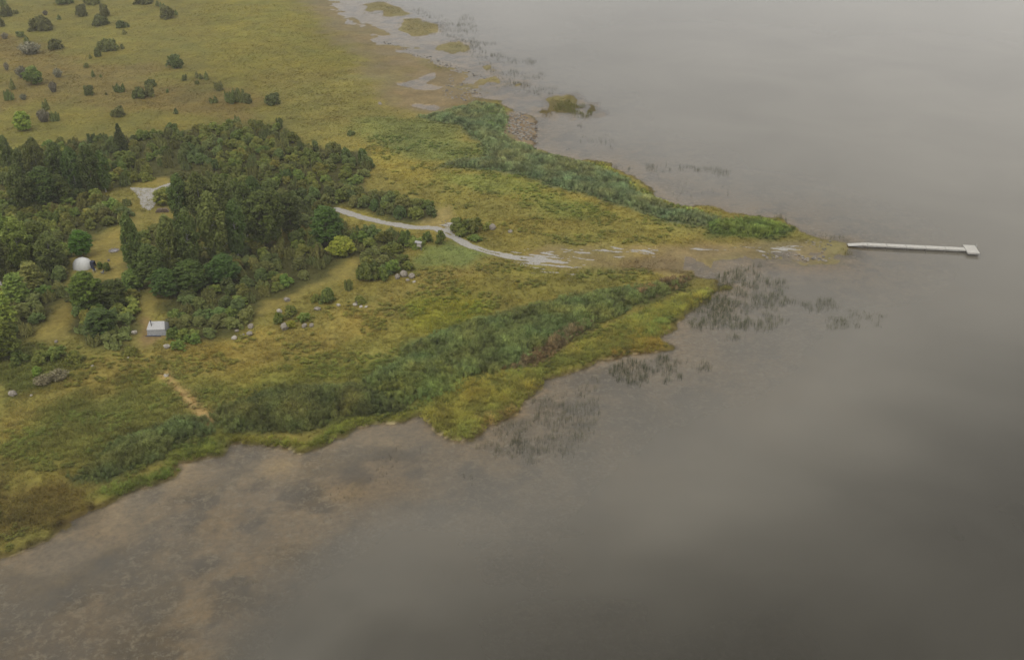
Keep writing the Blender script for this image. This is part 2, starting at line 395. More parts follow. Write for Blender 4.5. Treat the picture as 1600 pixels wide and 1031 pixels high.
def ground_material():
    m, t, out = newmat('ground')
    b = N(t, 'ShaderNodeBsdfPrincipled')
    b.inputs['Roughness'].default_value = 0.9; b.inputs['Specular IOR Level'].default_value = 0.15
    a = N(t, 'ShaderNodeAttribute', attribute_name='cover')
    u = N(t, 'ShaderNodeAttribute', attribute_name='under')
    g = N(t, 'ShaderNodeNewGeometry')
    n1 = N(t, 'ShaderNodeTexNoise'); n1.inputs['Scale'].default_value = 1.1; n1.inputs['Detail'].default_value = 6; n1.inputs['Roughness'].default_value = 0.7
    n2 = N(t, 'ShaderNodeTexNoise'); n2.inputs['Scale'].default_value = 0.22; n2.inputs['Detail'].default_value = 5; n2.inputs['Distortion'].default_value = 1.2
    r1 = N(t, 'ShaderNodeMapRange'); r1.inputs['From Min'].default_value = .3; r1.inputs['From Max'].default_value = .7; r1.inputs['To Min'].default_value = .72; r1.inputs['To Max'].default_value = 1.28
    r2 = N(t, 'ShaderNodeMapRange'); r2.inputs['From Min'].default_value = .3; r2.inputs['From Max'].default_value = .7; r2.inputs['To Min'].default_value = .86; r2.inputs['To Max'].default_value = 1.14
    ml = N(t, 'ShaderNodeMath', operation='MULTIPLY')
    mu = N(t, 'ShaderNodeMix', data_type='RGBA', blend_type='MULTIPLY'); mu.inputs['Factor'].default_value = 1
    # pale wisps of dead weed lying on the sea floor
    w1 = N(t, 'ShaderNodeTexNoise'); w1.inputs['Scale'].default_value = 0.7; w1.inputs['Detail'].default_value = 9; w1.inputs['Roughness'].default_value = .78; w1.inputs['Distortion'].default_value = .35
    wr = N(t, 'ShaderNodeValToRGB')
    wr.color_ramp.elements[0].position = .50; wr.color_ramp.elements[0].color = (0, 0, 0, 1)
    wr.color_ramp.elements[1].position = .70; wr.color_ramp.elements[1].color = (1, 1, 1, 1)
    wm = N(t, 'ShaderNodeMath', operation='MULTIPLY')
    mw = N(t, 'ShaderNodeMix', data_type='RGBA', blend_type='MIX'); mw.inputs['B'].default_value = (.50, .45, .35, 1)
    bp = N(t, 'ShaderNodeBump'); bp.inputs['Strength'].default_value = .6; bp.inputs['Distance'].default_value = .25
    L = t.links.new
    for n in (n1, n2, w1): L(g.outputs['Position'], n.inputs['Vector'])
    L(n1.outputs['Fac'], r1.inputs['Value']); L(n2.outputs['Fac'], r2.inputs['Value'])
    L(r1.outputs[0], ml.inputs[0]); L(r2.outputs[0], ml.inputs[1])
    L(a.outputs['Color'], mu.inputs['A']); L(ml.outputs[0], mu.inputs['B'])
    L(w1.outputs['Fac'], wr.inputs['Fac']); L(wr.outputs['Color'], wm.inputs[0]); L(u.outputs['Fac'], wm.inputs[1])
    L(wm.outputs[0], mw.inputs['Factor']); L(mu.outputs['Result'], mw.inputs['A'])
    L(mw.outputs['Result'], b.inputs['Base Color'])
    L(n1.outputs['Fac'], bp.inputs['Height']); L(bp.outputs[0], b.inputs['Normal'])
    L(b.outputs[0], out.inputs['Surface'])
    return m
def grid_faces(nx, ny):
    i = np.arange(nx * ny).reshape(ny, nx)
    return np.stack([i[:-1, :-1], i[:-1, 1:], i[1:, 1:], i[1:, :-1]], -1).reshape(-1, 4)
ny, nx = XX.shape
ground = mesh_np('ground', np.stack([XX, YY, HH], -1).reshape(-1, 3), [grid_faces(nx, ny)], ground_material(), smooth=True)
attr(ground.data, 'cover', 'FLOAT_COLOR', np.concatenate([GC, np.ones(GC.shape[:2] + (1,))], -1))
attr(ground.data, 'under', 'FLOAT', sst(-0.03, -0.14, HH) * 0.95 * sst(0.05, 0.5, 0.6 + fbm(XX, YY, 22, 3, 71)))
tag(ground, kind='structure')

# ------------------------------------------------------------------ water
def water_material():
    m, t, out = newmat('water')
    L = t.links.new
    g = N(t, 'ShaderNodeNewGeometry')
    a = N(t, 'ShaderNodeAttribute', attribute_name='turbid')
    nz = N(t, 'ShaderNodeTexNoise'); nz.inputs['Scale'].default_value = 0.9; nz.inputs['Detail'].default_value = 3
    nb = N(t, 'ShaderNodeTexNoise'); nb.inputs['Scale'].default_value = 0.02; nb.inputs['Detail'].default_value = 4; nb.inputs['Distortion'].default_value = 0.8
    bp = N(t, 'ShaderNodeBump'); bp.inputs['Strength'].default_value = .05; bp.inputs['Distance'].default_value = .12
    fr = N(t, 'ShaderNodeFresnel'); fr.inputs['IOR'].default_value = 1.42
    gl = N(t, 'ShaderNodeBsdfGlossy'); gl.inputs['Roughness'].default_value = .10
    tr = N(t, 'ShaderNodeBsdfTransparent'); tr.inputs['Color'].default_value = (.86, .82, .72, 1)
    df = N(t, 'ShaderNodeBsdfDiffuse')
    si = N(t, 'ShaderNodeAttribute', attribute_name='reflection_tone')
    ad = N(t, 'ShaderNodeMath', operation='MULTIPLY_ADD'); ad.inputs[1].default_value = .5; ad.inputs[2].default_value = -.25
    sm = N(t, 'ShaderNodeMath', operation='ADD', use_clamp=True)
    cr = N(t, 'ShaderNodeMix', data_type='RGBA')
    cr.inputs['A'].default_value = (.022, .019, .011, 1)  # dark end carries the painted cloud reflection
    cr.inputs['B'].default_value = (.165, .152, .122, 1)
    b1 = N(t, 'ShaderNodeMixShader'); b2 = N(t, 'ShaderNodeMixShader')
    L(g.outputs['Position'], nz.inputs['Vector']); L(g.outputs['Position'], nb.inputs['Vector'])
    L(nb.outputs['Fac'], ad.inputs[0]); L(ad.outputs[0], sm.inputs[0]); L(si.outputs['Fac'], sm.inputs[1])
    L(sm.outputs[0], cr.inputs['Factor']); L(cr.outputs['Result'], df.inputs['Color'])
    L(nz.outputs['Fac'], bp.inputs['Height']); L(bp.outputs[0], fr.inputs['Normal']); L(bp.outputs[0], gl.inputs['Normal'])
    L(a.outputs['Fac'], b1.inputs['Fac']); L(tr.outputs[0], b1.inputs[1]); L(df.outputs[0], b1.inputs[2])
    L(fr.outputs[0], b2.inputs['Fac']); L(b1.outputs[0], b2.inputs[1]); L(gl.outputs[0], b2.inputs[2])
    L(b2.outputs[0], out.inputs['Surface'])
    return m
WX = axis(-120, 300, 2.2, 2.5, -5000, 5000)[1:-1]; WY = axis(80, 640, 1.8, 4.0, -2900, 5000)[1:-1]
wx, wy = np.meshgrid(WX, WY)
dep = np.maximum(-bil(HH, wx, wy), 0)
tur = 0.04 + 0.96 * (1 - np.exp(-dep * 1.5))
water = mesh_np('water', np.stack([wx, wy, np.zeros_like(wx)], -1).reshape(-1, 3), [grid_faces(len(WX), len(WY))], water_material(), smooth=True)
attr(water.data, 'turbid', 'FLOAT', tur)
# pale turbid water, dark cloud reflection painted into its colour off the near shore
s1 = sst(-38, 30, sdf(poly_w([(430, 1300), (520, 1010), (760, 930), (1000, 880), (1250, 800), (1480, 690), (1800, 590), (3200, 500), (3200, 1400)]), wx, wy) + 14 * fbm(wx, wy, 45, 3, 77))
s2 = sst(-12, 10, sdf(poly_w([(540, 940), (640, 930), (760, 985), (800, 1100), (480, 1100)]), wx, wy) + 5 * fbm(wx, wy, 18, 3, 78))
attr(water.data, 'reflection_tone', 'FLOAT', np.clip(.92 - .85 * np.maximum(s1, .8 * s2), 0, 1))
tag(water, kind='structure')

# ------------------------------------------------------------------ foliage materials
def leaf_material(name, dark, light, trans=0.25, objvar=0.22, huev=0.03, instancer=False):
    m, t, out = newmat(name)
    L = t.links.new
    a = N(t, 'ShaderNodeAttribute', attribute_name='leafvar')
    mixc = N(t, 'ShaderNodeMix', data_type='RGBA'); mixc.inputs['A'].default_value = (*dark, 1); mixc.inputs['B'].default_value = (*light, 1)
    L(a.outputs['Fac'], mixc.inputs['Factor'])
    src = mixc.outputs['Result']
    if instancer:
        ti = N(t, 'ShaderNodeAttribute', attribute_name='tint', attribute_type='INSTANCER')
        mu = N(t, 'ShaderNodeMix', data_type='RGBA', blend_type='MULTIPLY'); mu.inputs['Factor'].default_value = 1
        L(src, mu.inputs['A']); L(ti.outputs['Color'], mu.inputs['B']); src = mu.outputs['Result']
    else:
        oi = N(t, 'ShaderNodeObjectInfo')
        hsn = N(t, 'ShaderNodeHueSaturation')
        mv = N(t, 'ShaderNodeMapRange'); mv.inputs['To Min'].default_value = 1 - objvar; mv.inputs['To Max'].default_value = 1 + objvar
        mh = N(t, 'ShaderNodeMapRange'); mh.inputs['To Min'].default_value = .5 - huev; mh.inputs['To Max'].default_value = .5 + huev
        ms = N(t, 'ShaderNodeMath', operation='FRACT'); mm = N(t, 'ShaderNodeMath', operation='MULTIPLY'); mm.inputs[1].default_value = 7.31
        L(oi.outputs['Random'], mv.inputs['Value']); L(oi.outputs['Random'], mm.inputs[0]); L(mm.outputs[0], ms.inputs[0]); L(ms.outputs[0], mh.inputs['Value'])
        L(mv.outputs[0], hsn.inputs['Value']); L(mh.outputs[0], hsn.inputs['Hue']); L(src, hsn.inputs['Color'])
        oc = N(t, 'ShaderNodeMix', data_type='RGBA', blend_type='MULTIPLY'); oc.inputs['Factor'].default_value = 1
        L(hsn.outputs[0], oc.inputs['A']); L(oi.outputs['Color'], oc.inputs['B'])
        src = oc.outputs['Result']
    df = N(t, 'ShaderNodeBsdfPrincipled'); df.inputs['Roughness'].default_value = .65; df.inputs['Specular IOR Level'].default_value = .2
    tr = N(t, 'ShaderNodeBsdfTranslucent')
    ms2 = N(t, 'ShaderNodeMixShader'); ms2.inputs['Fac'].default_value = trans
    L(src, df.inputs['Base Color']); L(src, tr.inputs['Color'])
    L(df.outputs[0], ms2.inputs[1]); L(tr.outputs[0], ms2.inputs[2]); L(ms2.outputs[0], out.inputs['Surface'])
    return m
M_BIRCH = leaf_material('birch_leaves', (0.078, 0.108, 0.024), (0.170, 0.200, 0.048))
M_ALDER = leaf_material('alder_leaves', (0.056, 0.085, 0.020), (0.118, 0.157, 0.032))
M_SHRUB = leaf_material('shrub_leaves', (0.092, 0.126, 0.022), (0.225, 0.235, 0.051), objvar=.28, huev=.035)
M_WILLOW = leaf_material('willow_leaves', (0.098, 0.120, 0.032), (0.196, 0.223, 0.067), objvar=.25)
M_JUNI = leaf_material('juniper_needles', (0.084, 0.096, 0.026), (0.185, 0.205, 0.056), trans=.1, objvar=.25, huev=.03)
M_PINE = leaf_material('pine_needles', (0.097, 0.129, 0.028), (0.225, 0.235, 0.055), trans=.1)
M_SPRUCE = leaf_material('spruce_needles', (0.050, 0.072, 0.019), (0.104, 0.133, 0.031), trans=.05)
M_DEAD = leaf_material('dry_twigs', (.14, .135, .085), (.24, .225, .16), trans=.0)
M_BARK = plain('bark', (.16, .14, .12), .9, 8, .4)
M_BBARK = plain('birch_bark', (.42, .41, .38), .8, 5, .5)
M_GRASS = leaf_material('grass_blades', (.62, .62, .62), (1.15, 1.15, 1.15), trans=.3, instancer=True)

# ------------------------------------------------------------------ foliage geometry
def quads(cen, nrm, up, sx, sy):
    """leaf-shaped quads (kites) at cen"""
    t = np.cross(nrm, up); t /= np.linalg.norm(t, axis=1, keepdims=True) + 1e-9
    b = np.cross(t, nrm); b /= np.linalg.norm(b, axis=1, keepdims=True) + 1e-9
    sx = sx[:, None]; sy = sy[:, None]
    v = np.stack([cen - b * sy, cen + t * sx - b * sy * .1, cen + b * sy, cen - t * sx - b * sy * .1], 1)
    return v.reshape(-1, 3)
def rvec(rng, n):
    v = rng.normal(size=(n, 3)); return v / (np.linalg.norm(v, axis=1, keepdims=True) + 1e-9)
def clump_leaves(rng, cc, cr, per, size, squash=(1, 1, .75), outward=None, upb=.55, droop=0.0):
    """leaves filling many clumps. cc (n,3) centres, cr (n,) radii"""
    n = len(cc); k = n * per
    idx = np.repeat(np.arange(n), per)
    d = rvec(rng, k); rad = rng.rand(k) ** .45
    off = d * (rad * cr[idx])[:, None] * np.array(squash)
    pos = cc[idx] + off
    if droop: pos[:, 2] -= droop * rng.rand(k) ** 2 * cr[idx] * 1.5
    nrm = d * .8 + rvec(rng, k) * .7 + np.array([0, 0, upb])
    nrm /= np.linalg.norm(nrm, axis=1, keepdims=True)
    up = rvec(rng, k) + (np.array([0, 0, -droop * 2]) if droop else 0)
    s = size * (.6 + .8 * rng.rand(k))
    v = quads(pos, nrm, up, s * .42, s * .72)
    cv = rng.rand(n)[idx] * .55 + rng.rand(k) * .45
    return v, cv
def tube(pts, rad, sides=6):
    pts = np.asarray(pts, float); V = []; F = []
    for i, p in enumerate(pts):
        d = pts[min(i + 1, len(pts) - 1)] - pts[max(i - 1, 0)]; d /= np.linalg.norm(d) + 1e-9
        a = np.cross(d, (0.31, .95, .05)); a /= np.linalg.norm(a) + 1e-9; b = np.cross(d, a)
        for s in range(sides):
            th = 2 * math.pi * s / sides
            V.append(p + rad[i] * (math.cos(th) * a + math.sin(th) * b))
    for i in range(len(pts) - 1):
        for s in range(sides):
            q = (s + 1) % sides
            F.append((i * sides + s, i * sides + q, (i + 1) * sides + q, (i + 1) * sides + s))
    return np.array(V), np.array(F)
def join(parts):
    V = []; F = []; n = 0
    for v, f in parts:
        V.append(v); F.append(np.asarray(f) + n); n += len(v)
    return np.concatenate(V), np.concatenate(F)
def leaf_mesh(name, v, cv, mat, extra=None):
    """mesh data of leaf quads, extra = (verts, quads) of wood in the second material slot"""
    k = len(v) // 4
    f = np.arange(k * 4).reshape(-1, 4)
    vv, fa = v, [f]
    if extra is not None:
        vv = np.concatenate([v, extra[0]]); fa.append(extra[1] + len(v))
    o = mesh_np(name, vv, fa, mat, link=False)
    me = o.data
    var = np.concatenate([np.repeat(cv, 4), np.full(len(vv) - len(v), .5)])
    attr(me, 'leafvar', 'FLOAT', var)
    if extra is not None:
        mi = np.zeros(len(me.polygons), np.int32); mi[k:] = 1
        me.polygons.foreach_set('material_index', mi)
    bpy.data.objects.remove(o)
    return me

def tree_proto(seed, H, Rr, kind):
    """returns trunk mesh and crown mesh; unit is metre, base at origin"""
    rng = np.random.RandomState(seed)
    lean = rng.normal(0, .03, 2)
    npt = 7
    tp = np.array([[lean[0] * z * 4 + .12 * math.sin(z * 5 + seed), lean[1] * z * 4 + .12 * math.cos(z * 4 + seed), z * H * .93] for z in np.linspace(0, 1, npt)])
    tr = np.linspace(H * .0125 + .05, .025, npt)
    wood = [tube(tp, tr, 7)]
    nl = 16
    for i in range(nl):
        z = rng.uniform(.18, .85); j = z * (npt - 1); k = int(j); base = tp[k] * (1 - j + k) + tp[min(k + 1, npt - 1)] * (j - k)
        a = rng.rand() * 6.283; ln = Rr * rng.uniform(.6, 1.0) * (1.05 - z * .7)
        e = base + np.array([math.cos(a) * ln, math.sin(a) * ln, ln * rng.uniform(.35, .9)])
        mid = (base + e) / 2 + np.array([0, 0, -.12 * ln])
        wood.append(tube([base, mid, e], [.09 * (1.2 - z), .05 * (1.2 - z) + .01, .015], 5))
    trunk = join(wood)
    if kind == 'pine':
        CC = []; CR = []
        for lv in np.linspace(.32, 1.0, 9):
            rl = Rr * (1.12 - lv) ** .6 * rng.uniform(.75, 1.1)
            nb = int(5 + 3 * rng.rand())
            for a in np.linspace(0, 6.283, nb, endpoint=False) + rng.rand():
                for q in (.45, .8, 1.0):
                    CC.append([math.cos(a) * rl * q, math.sin(a) * rl * q, H * lv + rng.normal(0, .15) - .1 * rl * q]); CR.append(.55 + .25 * rng.rand())
        CC = np.array(CC); CR = np.array(CR)
        v, cv = clump_leaves(rng, CC, CR, 55, .34, (1.15, 1.15, .38), upb=.9)
    elif kind == 'spruce':
        CC = []; CR = []
        for lv in np.linspace(.06, 1.0, 22):
            rl = Rr * (1.03 - lv) ** .9
            nb = max(3, int(11 * (1.05 - lv)))
            for a in np.linspace(0, 6.283, nb, endpoint=False) + lv * 9:
                for q in (.5, .95):
                    CC.append([math.cos(a) * rl * q, math.sin(a) * rl * q, H * lv - .22 * rl * q]); CR.append(.30 + .25 * (1 - lv))
        CC = np.array(CC); CR = np.array(CR)
        v, cv = clump_leaves(rng, CC, CR, 36, .26, (1.1, 1.1, .5), upb=.7, droop=.5)
    else:
        n = 210 if H > 9 else 130
        lob = rng.rand(9) * 6.283
        CC = []; CR = []
        for i in range(n):
            t = rng.uniform(0.02, 1) ** .85
            a = rng.rand() * 6.283
            if kind == 'birch': prof = (math.sin(min(t * 1.25 + .12, 1.0) * math.pi * .5)) * (1 - t ** 2.6) ** .75
            else: prof = math.sin((t * .86 + .12) * math.pi) ** .62
            lobe = 1 + .18 * math.sin(3 * a + lob[0] + 3 * t) + .14 * math.sin(5 * a + lob[1] - 7 * t)
            r = Rr * prof * lobe * (rng.uniform(.25, 1) ** .45)
            z0 = .12 if kind == 'birch' else .10
            CC.append([math.cos(a) * r + lean[0] * t * 4, math.sin(a) * r + lean[1] * t * 4, H * (z0 + (1 - z0) * t)])
            CR.append(rng.uniform(.55, 1.0) * (Rr / 2.8) ** .5)
        CC = np.array(CC); CR = np.array(CR)
        if kind == 'birch': v, cv = clump_leaves(rng, CC, CR * .92, 46, .34, (.85, .85, 1.15), upb=.35, droop=.6)
        else: v, cv = clump_leaves(rng, CC, CR, 44, .40, (1, 1, .72), upb=.6)
    return trunk, v, cv
def shrub_proto(seed, lobes=7, H=2.6, W=1.9, per=44, size=.30):
    rng = np.random.RandomState(seed)
    CC = []; CR = []; wood = []
    for l in range(lobes):
        a = rng.rand() * 6.283; q = W * rng.uniform(.05, .72); h = H * rng.uniform(.6, 1.0) * (1 - .35 * (q / W) ** 2)
        top = np.array([math.cos(a) * q, math.sin(a) * q, h]); w = W * rng.uniform(.32, .52)
        wood.append(tube([(top[0] * .12, top[1] * .12, -.05), (top[0] * .6, top[1] * .6, h * .5), (top[0], top[1], h * .9)], [.05, .035, .012], 4))
        for i in range(13):
            t = rng.rand() ** .7; b = rng.rand() * 6.283
            r = w * (1.05 - t) ** .5 * rng.uniform(.35, 1) ** .5
            CC.append([top[0] + math.cos(b) * r, top[1] + math.sin(b) * r, h * (.12 + .88 * t)]); CR.append(rng.uniform(.26, .48))
    v, cv = clump_leaves(rng, np.array(CC), np.array(CR), per, size, (1, 1, .85), upb=.5)
    return v, cv, join(wood)
def juniper_proto(seed, spires=9, H=2.4, W=1.5, fat=.34, per=200, spread=.8, hmin=.55):
    """cluster of upright pointed sprays"""
    rng = np.random.RandomState(seed)
    V = []; C = []; wood = []
    for s in range(spires):
        a = rng.rand() * 6.283; q = W * spread * math.sqrt(rng.rand()) if spires > 1 else 0
        h = H * rng.uniform(hmin, 1.0) * (1 - .45 * (q / max(W, .1)) ** 2); lean = rng.normal(0, .10, 2) + np.array([math.cos(a), math.sin(a)]) * .14 * (q / max(W, .1))
        bx, by = math.cos(a) * q, math.sin(a) * q
        k = int(per * h / H)
        t = rng.rand(k) ** .85; b = rng.rand(k) * 6.283
        prof = fat * rng.uniform(.8, 1.25) * (1.02 - t) ** .75 * (.35 + .65 * np.minimum(t / .18, 1))
        r = prof * rng.uniform(.4, 1.1, k)
        lump = 1 + .25 * np.sin(b * 3 + t * 11 + s)
        pos = np.stack([bx + lean[0] * t * h + np.cos(b) * r * lump, by + lean[1] * t * h + np.sin(b) * r * lump, .03 + t * h], 1)
        nrm = np.stack([np.cos(b), np.sin(b), np.full(k, .35)], 1) + rvec(rng, k) * .55
        nrm /= np.linalg.norm(nrm, axis=1, keepdims=True)
        up = np.stack([np.cos(b) * .35, np.sin(b) * .35, np.ones(k)], 1) + rvec(rng, k) * .35
        sz = .20 * (.6 + .8 * rng.rand(k))
        V.append(quads(pos, nrm, up, sz * .45, sz * .95)); C.append(np.clip(rng.rand() * .4 + rng.rand(k) * .6, 0, 1))
        wood.append(tube([(bx * .4, by * .4, -.05), (bx + lean[0] * h * .8, by + lean[1] * h * .8, h * .85)], [.04, .01], 4))
    return np.concatenate(V), np.concatenate(C), join(wood)
def twig_proto(seed, H=2.2, W=1.4):
    """half-dry shrub: many fine upright twigs, few leaves"""
    rng = np.random.RandomState(seed)
    k = 900
    a = rng.rand(k) * 6.283; q = W * np.sqrt(rng.rand(k)); t = rng.rand(k)
    hh = H * (1 - .45 * (q / W) ** 2)
    pos = np.stack([np.cos(a) * q * (.4 + .6 * t), np.sin(a) * q * (.4 + .6 * t), hh * t], 1)
    up = np.stack([np.cos(a) * .5, np.sin(a) * .5, np.ones(k)], 1) + rvec(rng, k) * .3
    v = quads(pos, rvec(rng, k), up, .035 + .05 * rng.rand(k), .22 + .2 * rng.rand(k))
    return v, rng.rand(k), tube([(0, 0, -.05), (.05, .02, H * .6)], [.05, .02], 5)

PROTO = {}
def add_tree(key, seed, H, Rr, kind, mat, bark):
    tr, v, cv = tree_proto(seed, H, Rr, kind)
    o = mesh_np('trunk', tr[0], [tr[1]], bark, link=False); tm = o.data; bpy.data.objects.remove(o)
    PROTO.setdefault(key, []).append((tm, leaf_mesh('crown', v, cv, mat), H, Rr))
for i in range(5): add_tree('birch', 100 + i, 14, 2.7 + .25 * (i % 3), 'birch', M_BIRCH, M_BBARK)
for i in range(4): add_tree('alder', 120 + i, 12, 3.0 + .25 * (i % 2), 'round', M_ALDER, M_BARK)
for i in range(3): add_tree('small', 140 + i, 5.5, 1.9, 'round', M_SHRUB, M_BARK)
for i in range(3): add_tree('pine', 150 + i, 8.5, 2.6, 'pine', M_PINE, M_BARK)
add_tree('spruce', 160, 9, 2.4, 'spruce', M_SPRUCE, M_BARK)
def add_bush(key, data, mat, H, W):
    v, cv, wd = data
    PROTO.setdefault(key, []).append((None, leaf_mesh(key, v, cv, [mat, M_BARK], wd), H, W))
for i in range(7): add_bush('shrub', shrub_proto(200 + i), M_SHRUB, 2.6, 1.9)
for i in range(6): add_bush('willow', shrub_proto(215 + i, 9, 2.6, 1.9, 40, .26), M_WILLOW, 2.6, 1.9)
for i in range(6): add_bush('juniper', juniper_proto(230 + i, 16, 2.3, 1.3, .50, 190, .8, .72), M_JUNI, 2.5, 1.6)
for i in range(3): add_bush('low', shrub_proto(250 + i, 14, 1.6, 2.1, 54, .22), M_JUNI, 1.6, 2.35)
for i in range(4): add_bush('dome', shrub_proto(260 + i, 9, 2.2, 1.5, 54, .20), M_JUNI, 2.2, 1.75)
for i in range(3): add_bush('spire', juniper_proto(270 + i, 2, 3.0, .35, .52, 420), M_JUNI, 3.0, .65)
for i in range(2): add_bush('twig', twig_proto(280 + i), [M_DEAD, M_BARK][0], 2.2, 1.4)
NAMES = {'birch': 'birch_tree', 'alder': 'alder_tree', 'small': 'small_tree', 'pine': 'pine_tree', 'spruce': 'spruce_tree', 'shrub': 'leafy_shrub', 'willow': 'willow_shrub',
         'juniper': 'juniper_bush', 'low': 'juniper_bush', 'dome': 'juniper_bush', 'spire': 'juniper_bush', 'twig': 'dry_shrub'}
vrng = random.Random(5)
PLANTED = []
def plant(key, x, y, H, Wr, label, cat, group=None, tint=(1, 1, 1)):
    """H height and Wr crown radius in metres"""
    tm, cm, h0, w0 = PROTO[key][vrng.randrange(len(PROTO[key]))]
    z = hz(x, y) - 0.03
    s = (Wr / w0, Wr / w0, H / h0); rz = vrng.uniform(0, 6.283)
    if tm is None:
        o = bpy.data.objects.new(NAMES[key], cm); COL.objects.link(o)
        o.color = (*tint, 1)
    else:
        o = empty(NAMES[key], (x, y, z), rz)
        for nm, me in (('trunk', tm), ('crown', cm)):
            ch = bpy.data.objects.new(nm, me); ch.parent = o; COL.objects.link(ch); ch.color = (*tint, 1)
    o.location = (x, y, z); o.rotation_euler = (0, 0, rz); o.scale = s
    PLANTED.append((x, y, Wr))
    return tag(o, label, cat, group)
def plant_px(key, px, py, wpx, hratio, label, cat, group=None, tint=(1, 1, 1), hm=None):
    """base pixel, width in pixels, height as a multiple of the width (or metres)"""
    q = PG(px, py); s = ppm(q.x, q.y)
    W = wpx / s
    return plant(key, q.x, q.y, hm if hm else W * hratio, W / 2, label, cat, group, tint)

# ------------------------------------------------------------------ tall trees, one by one
DK = (.85, .9, .85); BR = (1.25, 1.2, .9); GR = (1.0, 1.0, 1.15)
TALL = [  # kind, base px, base py, crown width px, height m, tint, label
 ('birch', 16, 268, 22, 11, GR, 'slim pale birch at the left edge, rising against the open field'),
 ('birch', 64, 290, 36, 14, (1, 1, 1), 'tall birch whose round top breaks the field edge left of the dense dark birches'),
 ('birch', 38, 285, 24, 10, GR, 'shorter birch between the slim edge birch and the tall round-topped birch'),
 ('birch', 98, 298, 38, 14, DK, 'leftmost birch of the dark tall clump above the alder'),
 ('birch', 122, 302, 34, 13.5, DK, 'second birch of the dark tall clump above the alder'),
 ('birch', 146, 304, 36, 14.5, DK, 'tallest birch of the dark clump, left of the spruce'),
 ('birch', 166, 300, 28, 12, DK, 'rightmost birch of the dark clump, below left of the spruce'),
 ('alder', 72, 322, 40, 11, DK, 'dark alder with a black gap at its foot below the tall birch clump'),
 ('alder', 96, 318, 32, 8, (1, 1, 1), 'round fresh green alder right of the dark alder'),
 ('birch', 40, 330, 40, 13, (1, 1, 1), 'grey green birch left of the dark alder'),
 ('spruce', 190, 234, 26, 8.5, (1, 1, 1), 'pointed dark spruce on the field edge of the upper thicket'),
 ('birch', 216, 444, 34, 17.5, (1.0, .92, .85), 'brownish columnar birch standing right of the grass clearing'),
 ('alder', 238, 446, 42, 10, (1, 1, 1), 'green alder in front of the brownish columnar birch'),
 ('birch', 270, 430, 38, 15, (1, 1, 1), 'front left birch of the tall grove above the tents'),
 ('birch', 300, 426, 42, 16, (1, 1, 1), 'front middle birch of the tall grove with pointed top'),
 ('birch', 340, 412, 48, 18, (1, 1, 1), 'tallest broad birch in the front of the grove'),
 ('birch', 372, 404, 40, 15, DK, 'front right birch of the grove with dark foot'),
 ('birch', 285, 352, 38, 14, (1, 1, .9), 'birch beside the gravel clearing at the back of the grove'),
 ('birch', 318, 356, 44, 15, (1, .97, .9), 'soft grey birch at the back of the grove right of the gravel clearing'),
 ('birch', 352, 352, 40, 14, (1, 1, 1), 'middle birch in the back row of the grove'),
 ('birch', 388, 372, 40, 14.5, DK, 'dark birch in the right half of the grove'),
 ('alder', 412, 384, 48, 14, DK, 'broad dark alder at the right end of the grove'),
 ('birch', 432, 376, 38, 14, DK, 'dark birch behind the broad alder at the right end of the grove'),
 ('birch', 402, 350, 36, 13, DK, 'back birch of the grove nearest the upper thicket'),
 ('alder', 455, 366, 36, 11, (1, 1, 1), 'rightmost alder of the grove with rounded crown'),
 ('alder', 300, 455, 46, 7.5, (1.1, 1.1, 1), 'low spreading alder in front of the tall grove'),
 ('alder', 260, 462, 40, 6.5, DK, 'low dark alder in front of the grove, beside the bare path'),
 ('alder', 350, 442, 46, 7, DK, 'low dark alder under the right front birches of the grove'),
 ('alder', 512, 384, 44, 10.5, (1.1, 1.2, 1.0), 'single round green tree beside the gravel track'),
 ('alder', 128, 400, 32, 6.5, (1.15, 1.7, .8), 'vivid green round tree at the edge of the grass clearing'),
 ('birch', 8, 400, 44, 13, (1.25, 1.35, 1), 'light green birch at the left edge beside the dark gap'),
 ('birch', 34, 420, 50, 13, (1.3, 1.4, 1.05), 'broad light green birch near the left edge, level with the clearing'),
 ('alder', 60, 402, 44, 9, (1.4, 1.4, .95), 'light alder between the broad birch and the vivid green tree'),
 ('birch', 84, 425, 46, 10, (1, 1, 1), 'birch just left of the white tent'),
 ('birch', 2, 445, 40, 14, DK, 'dark birch cut by the left edge, level with the white tent'),
 ('pine', 30, 478, 44, 7.5, (1.15, 1.25, .95), 'layered pine with flat branches left of the shaded path'),
 ('pine', 6, 512, 46, 8, (1.45, 1.4, .85), 'yellowish pine cut by the left edge below the layered pine'),
 ('pine', 52, 452, 40, 6.5, (1, 1, 1), 'smaller pine behind the layered pine'),
 ('alder', 8, 558, 48, 8, (1.5, 1.5, .95), 'light green alder in the lower left corner of the thicket'),
 ('alder', 140, 482, 50, 8.5, (1.6, 1.55, .95), 'bright round alder in front of the white tent'),
 ('alder', 178, 478, 40, 6.0, (1, 1, 1), 'darker alder right of the bright round alder'),
 ('alder', 160, 520, 44, 5.5, (1, 1, 1), 'low alder above the shore meadow left of the grey tent'),
 ('small', 534, 398, 34, 4.5, (1.25, 1.4, .8), 'yellow green rounded small tree below the gravel track'),
 ('small', 212, 448, 30, 4.5, (1.0, 1.1, 1.0), 'small green tree at the lower end of the grass clearing'),
 ('small', 258, 318, 30, 4.2, (1.15, 1.1, 1.05), 'pale small tree at the right rim of the gravel clearing'),
]
for kd, px, py, w, H, tn, lb in TALL:
    plant_px(kd, px, py, w, 1, lb, 'tree', None, tn, hm=H)

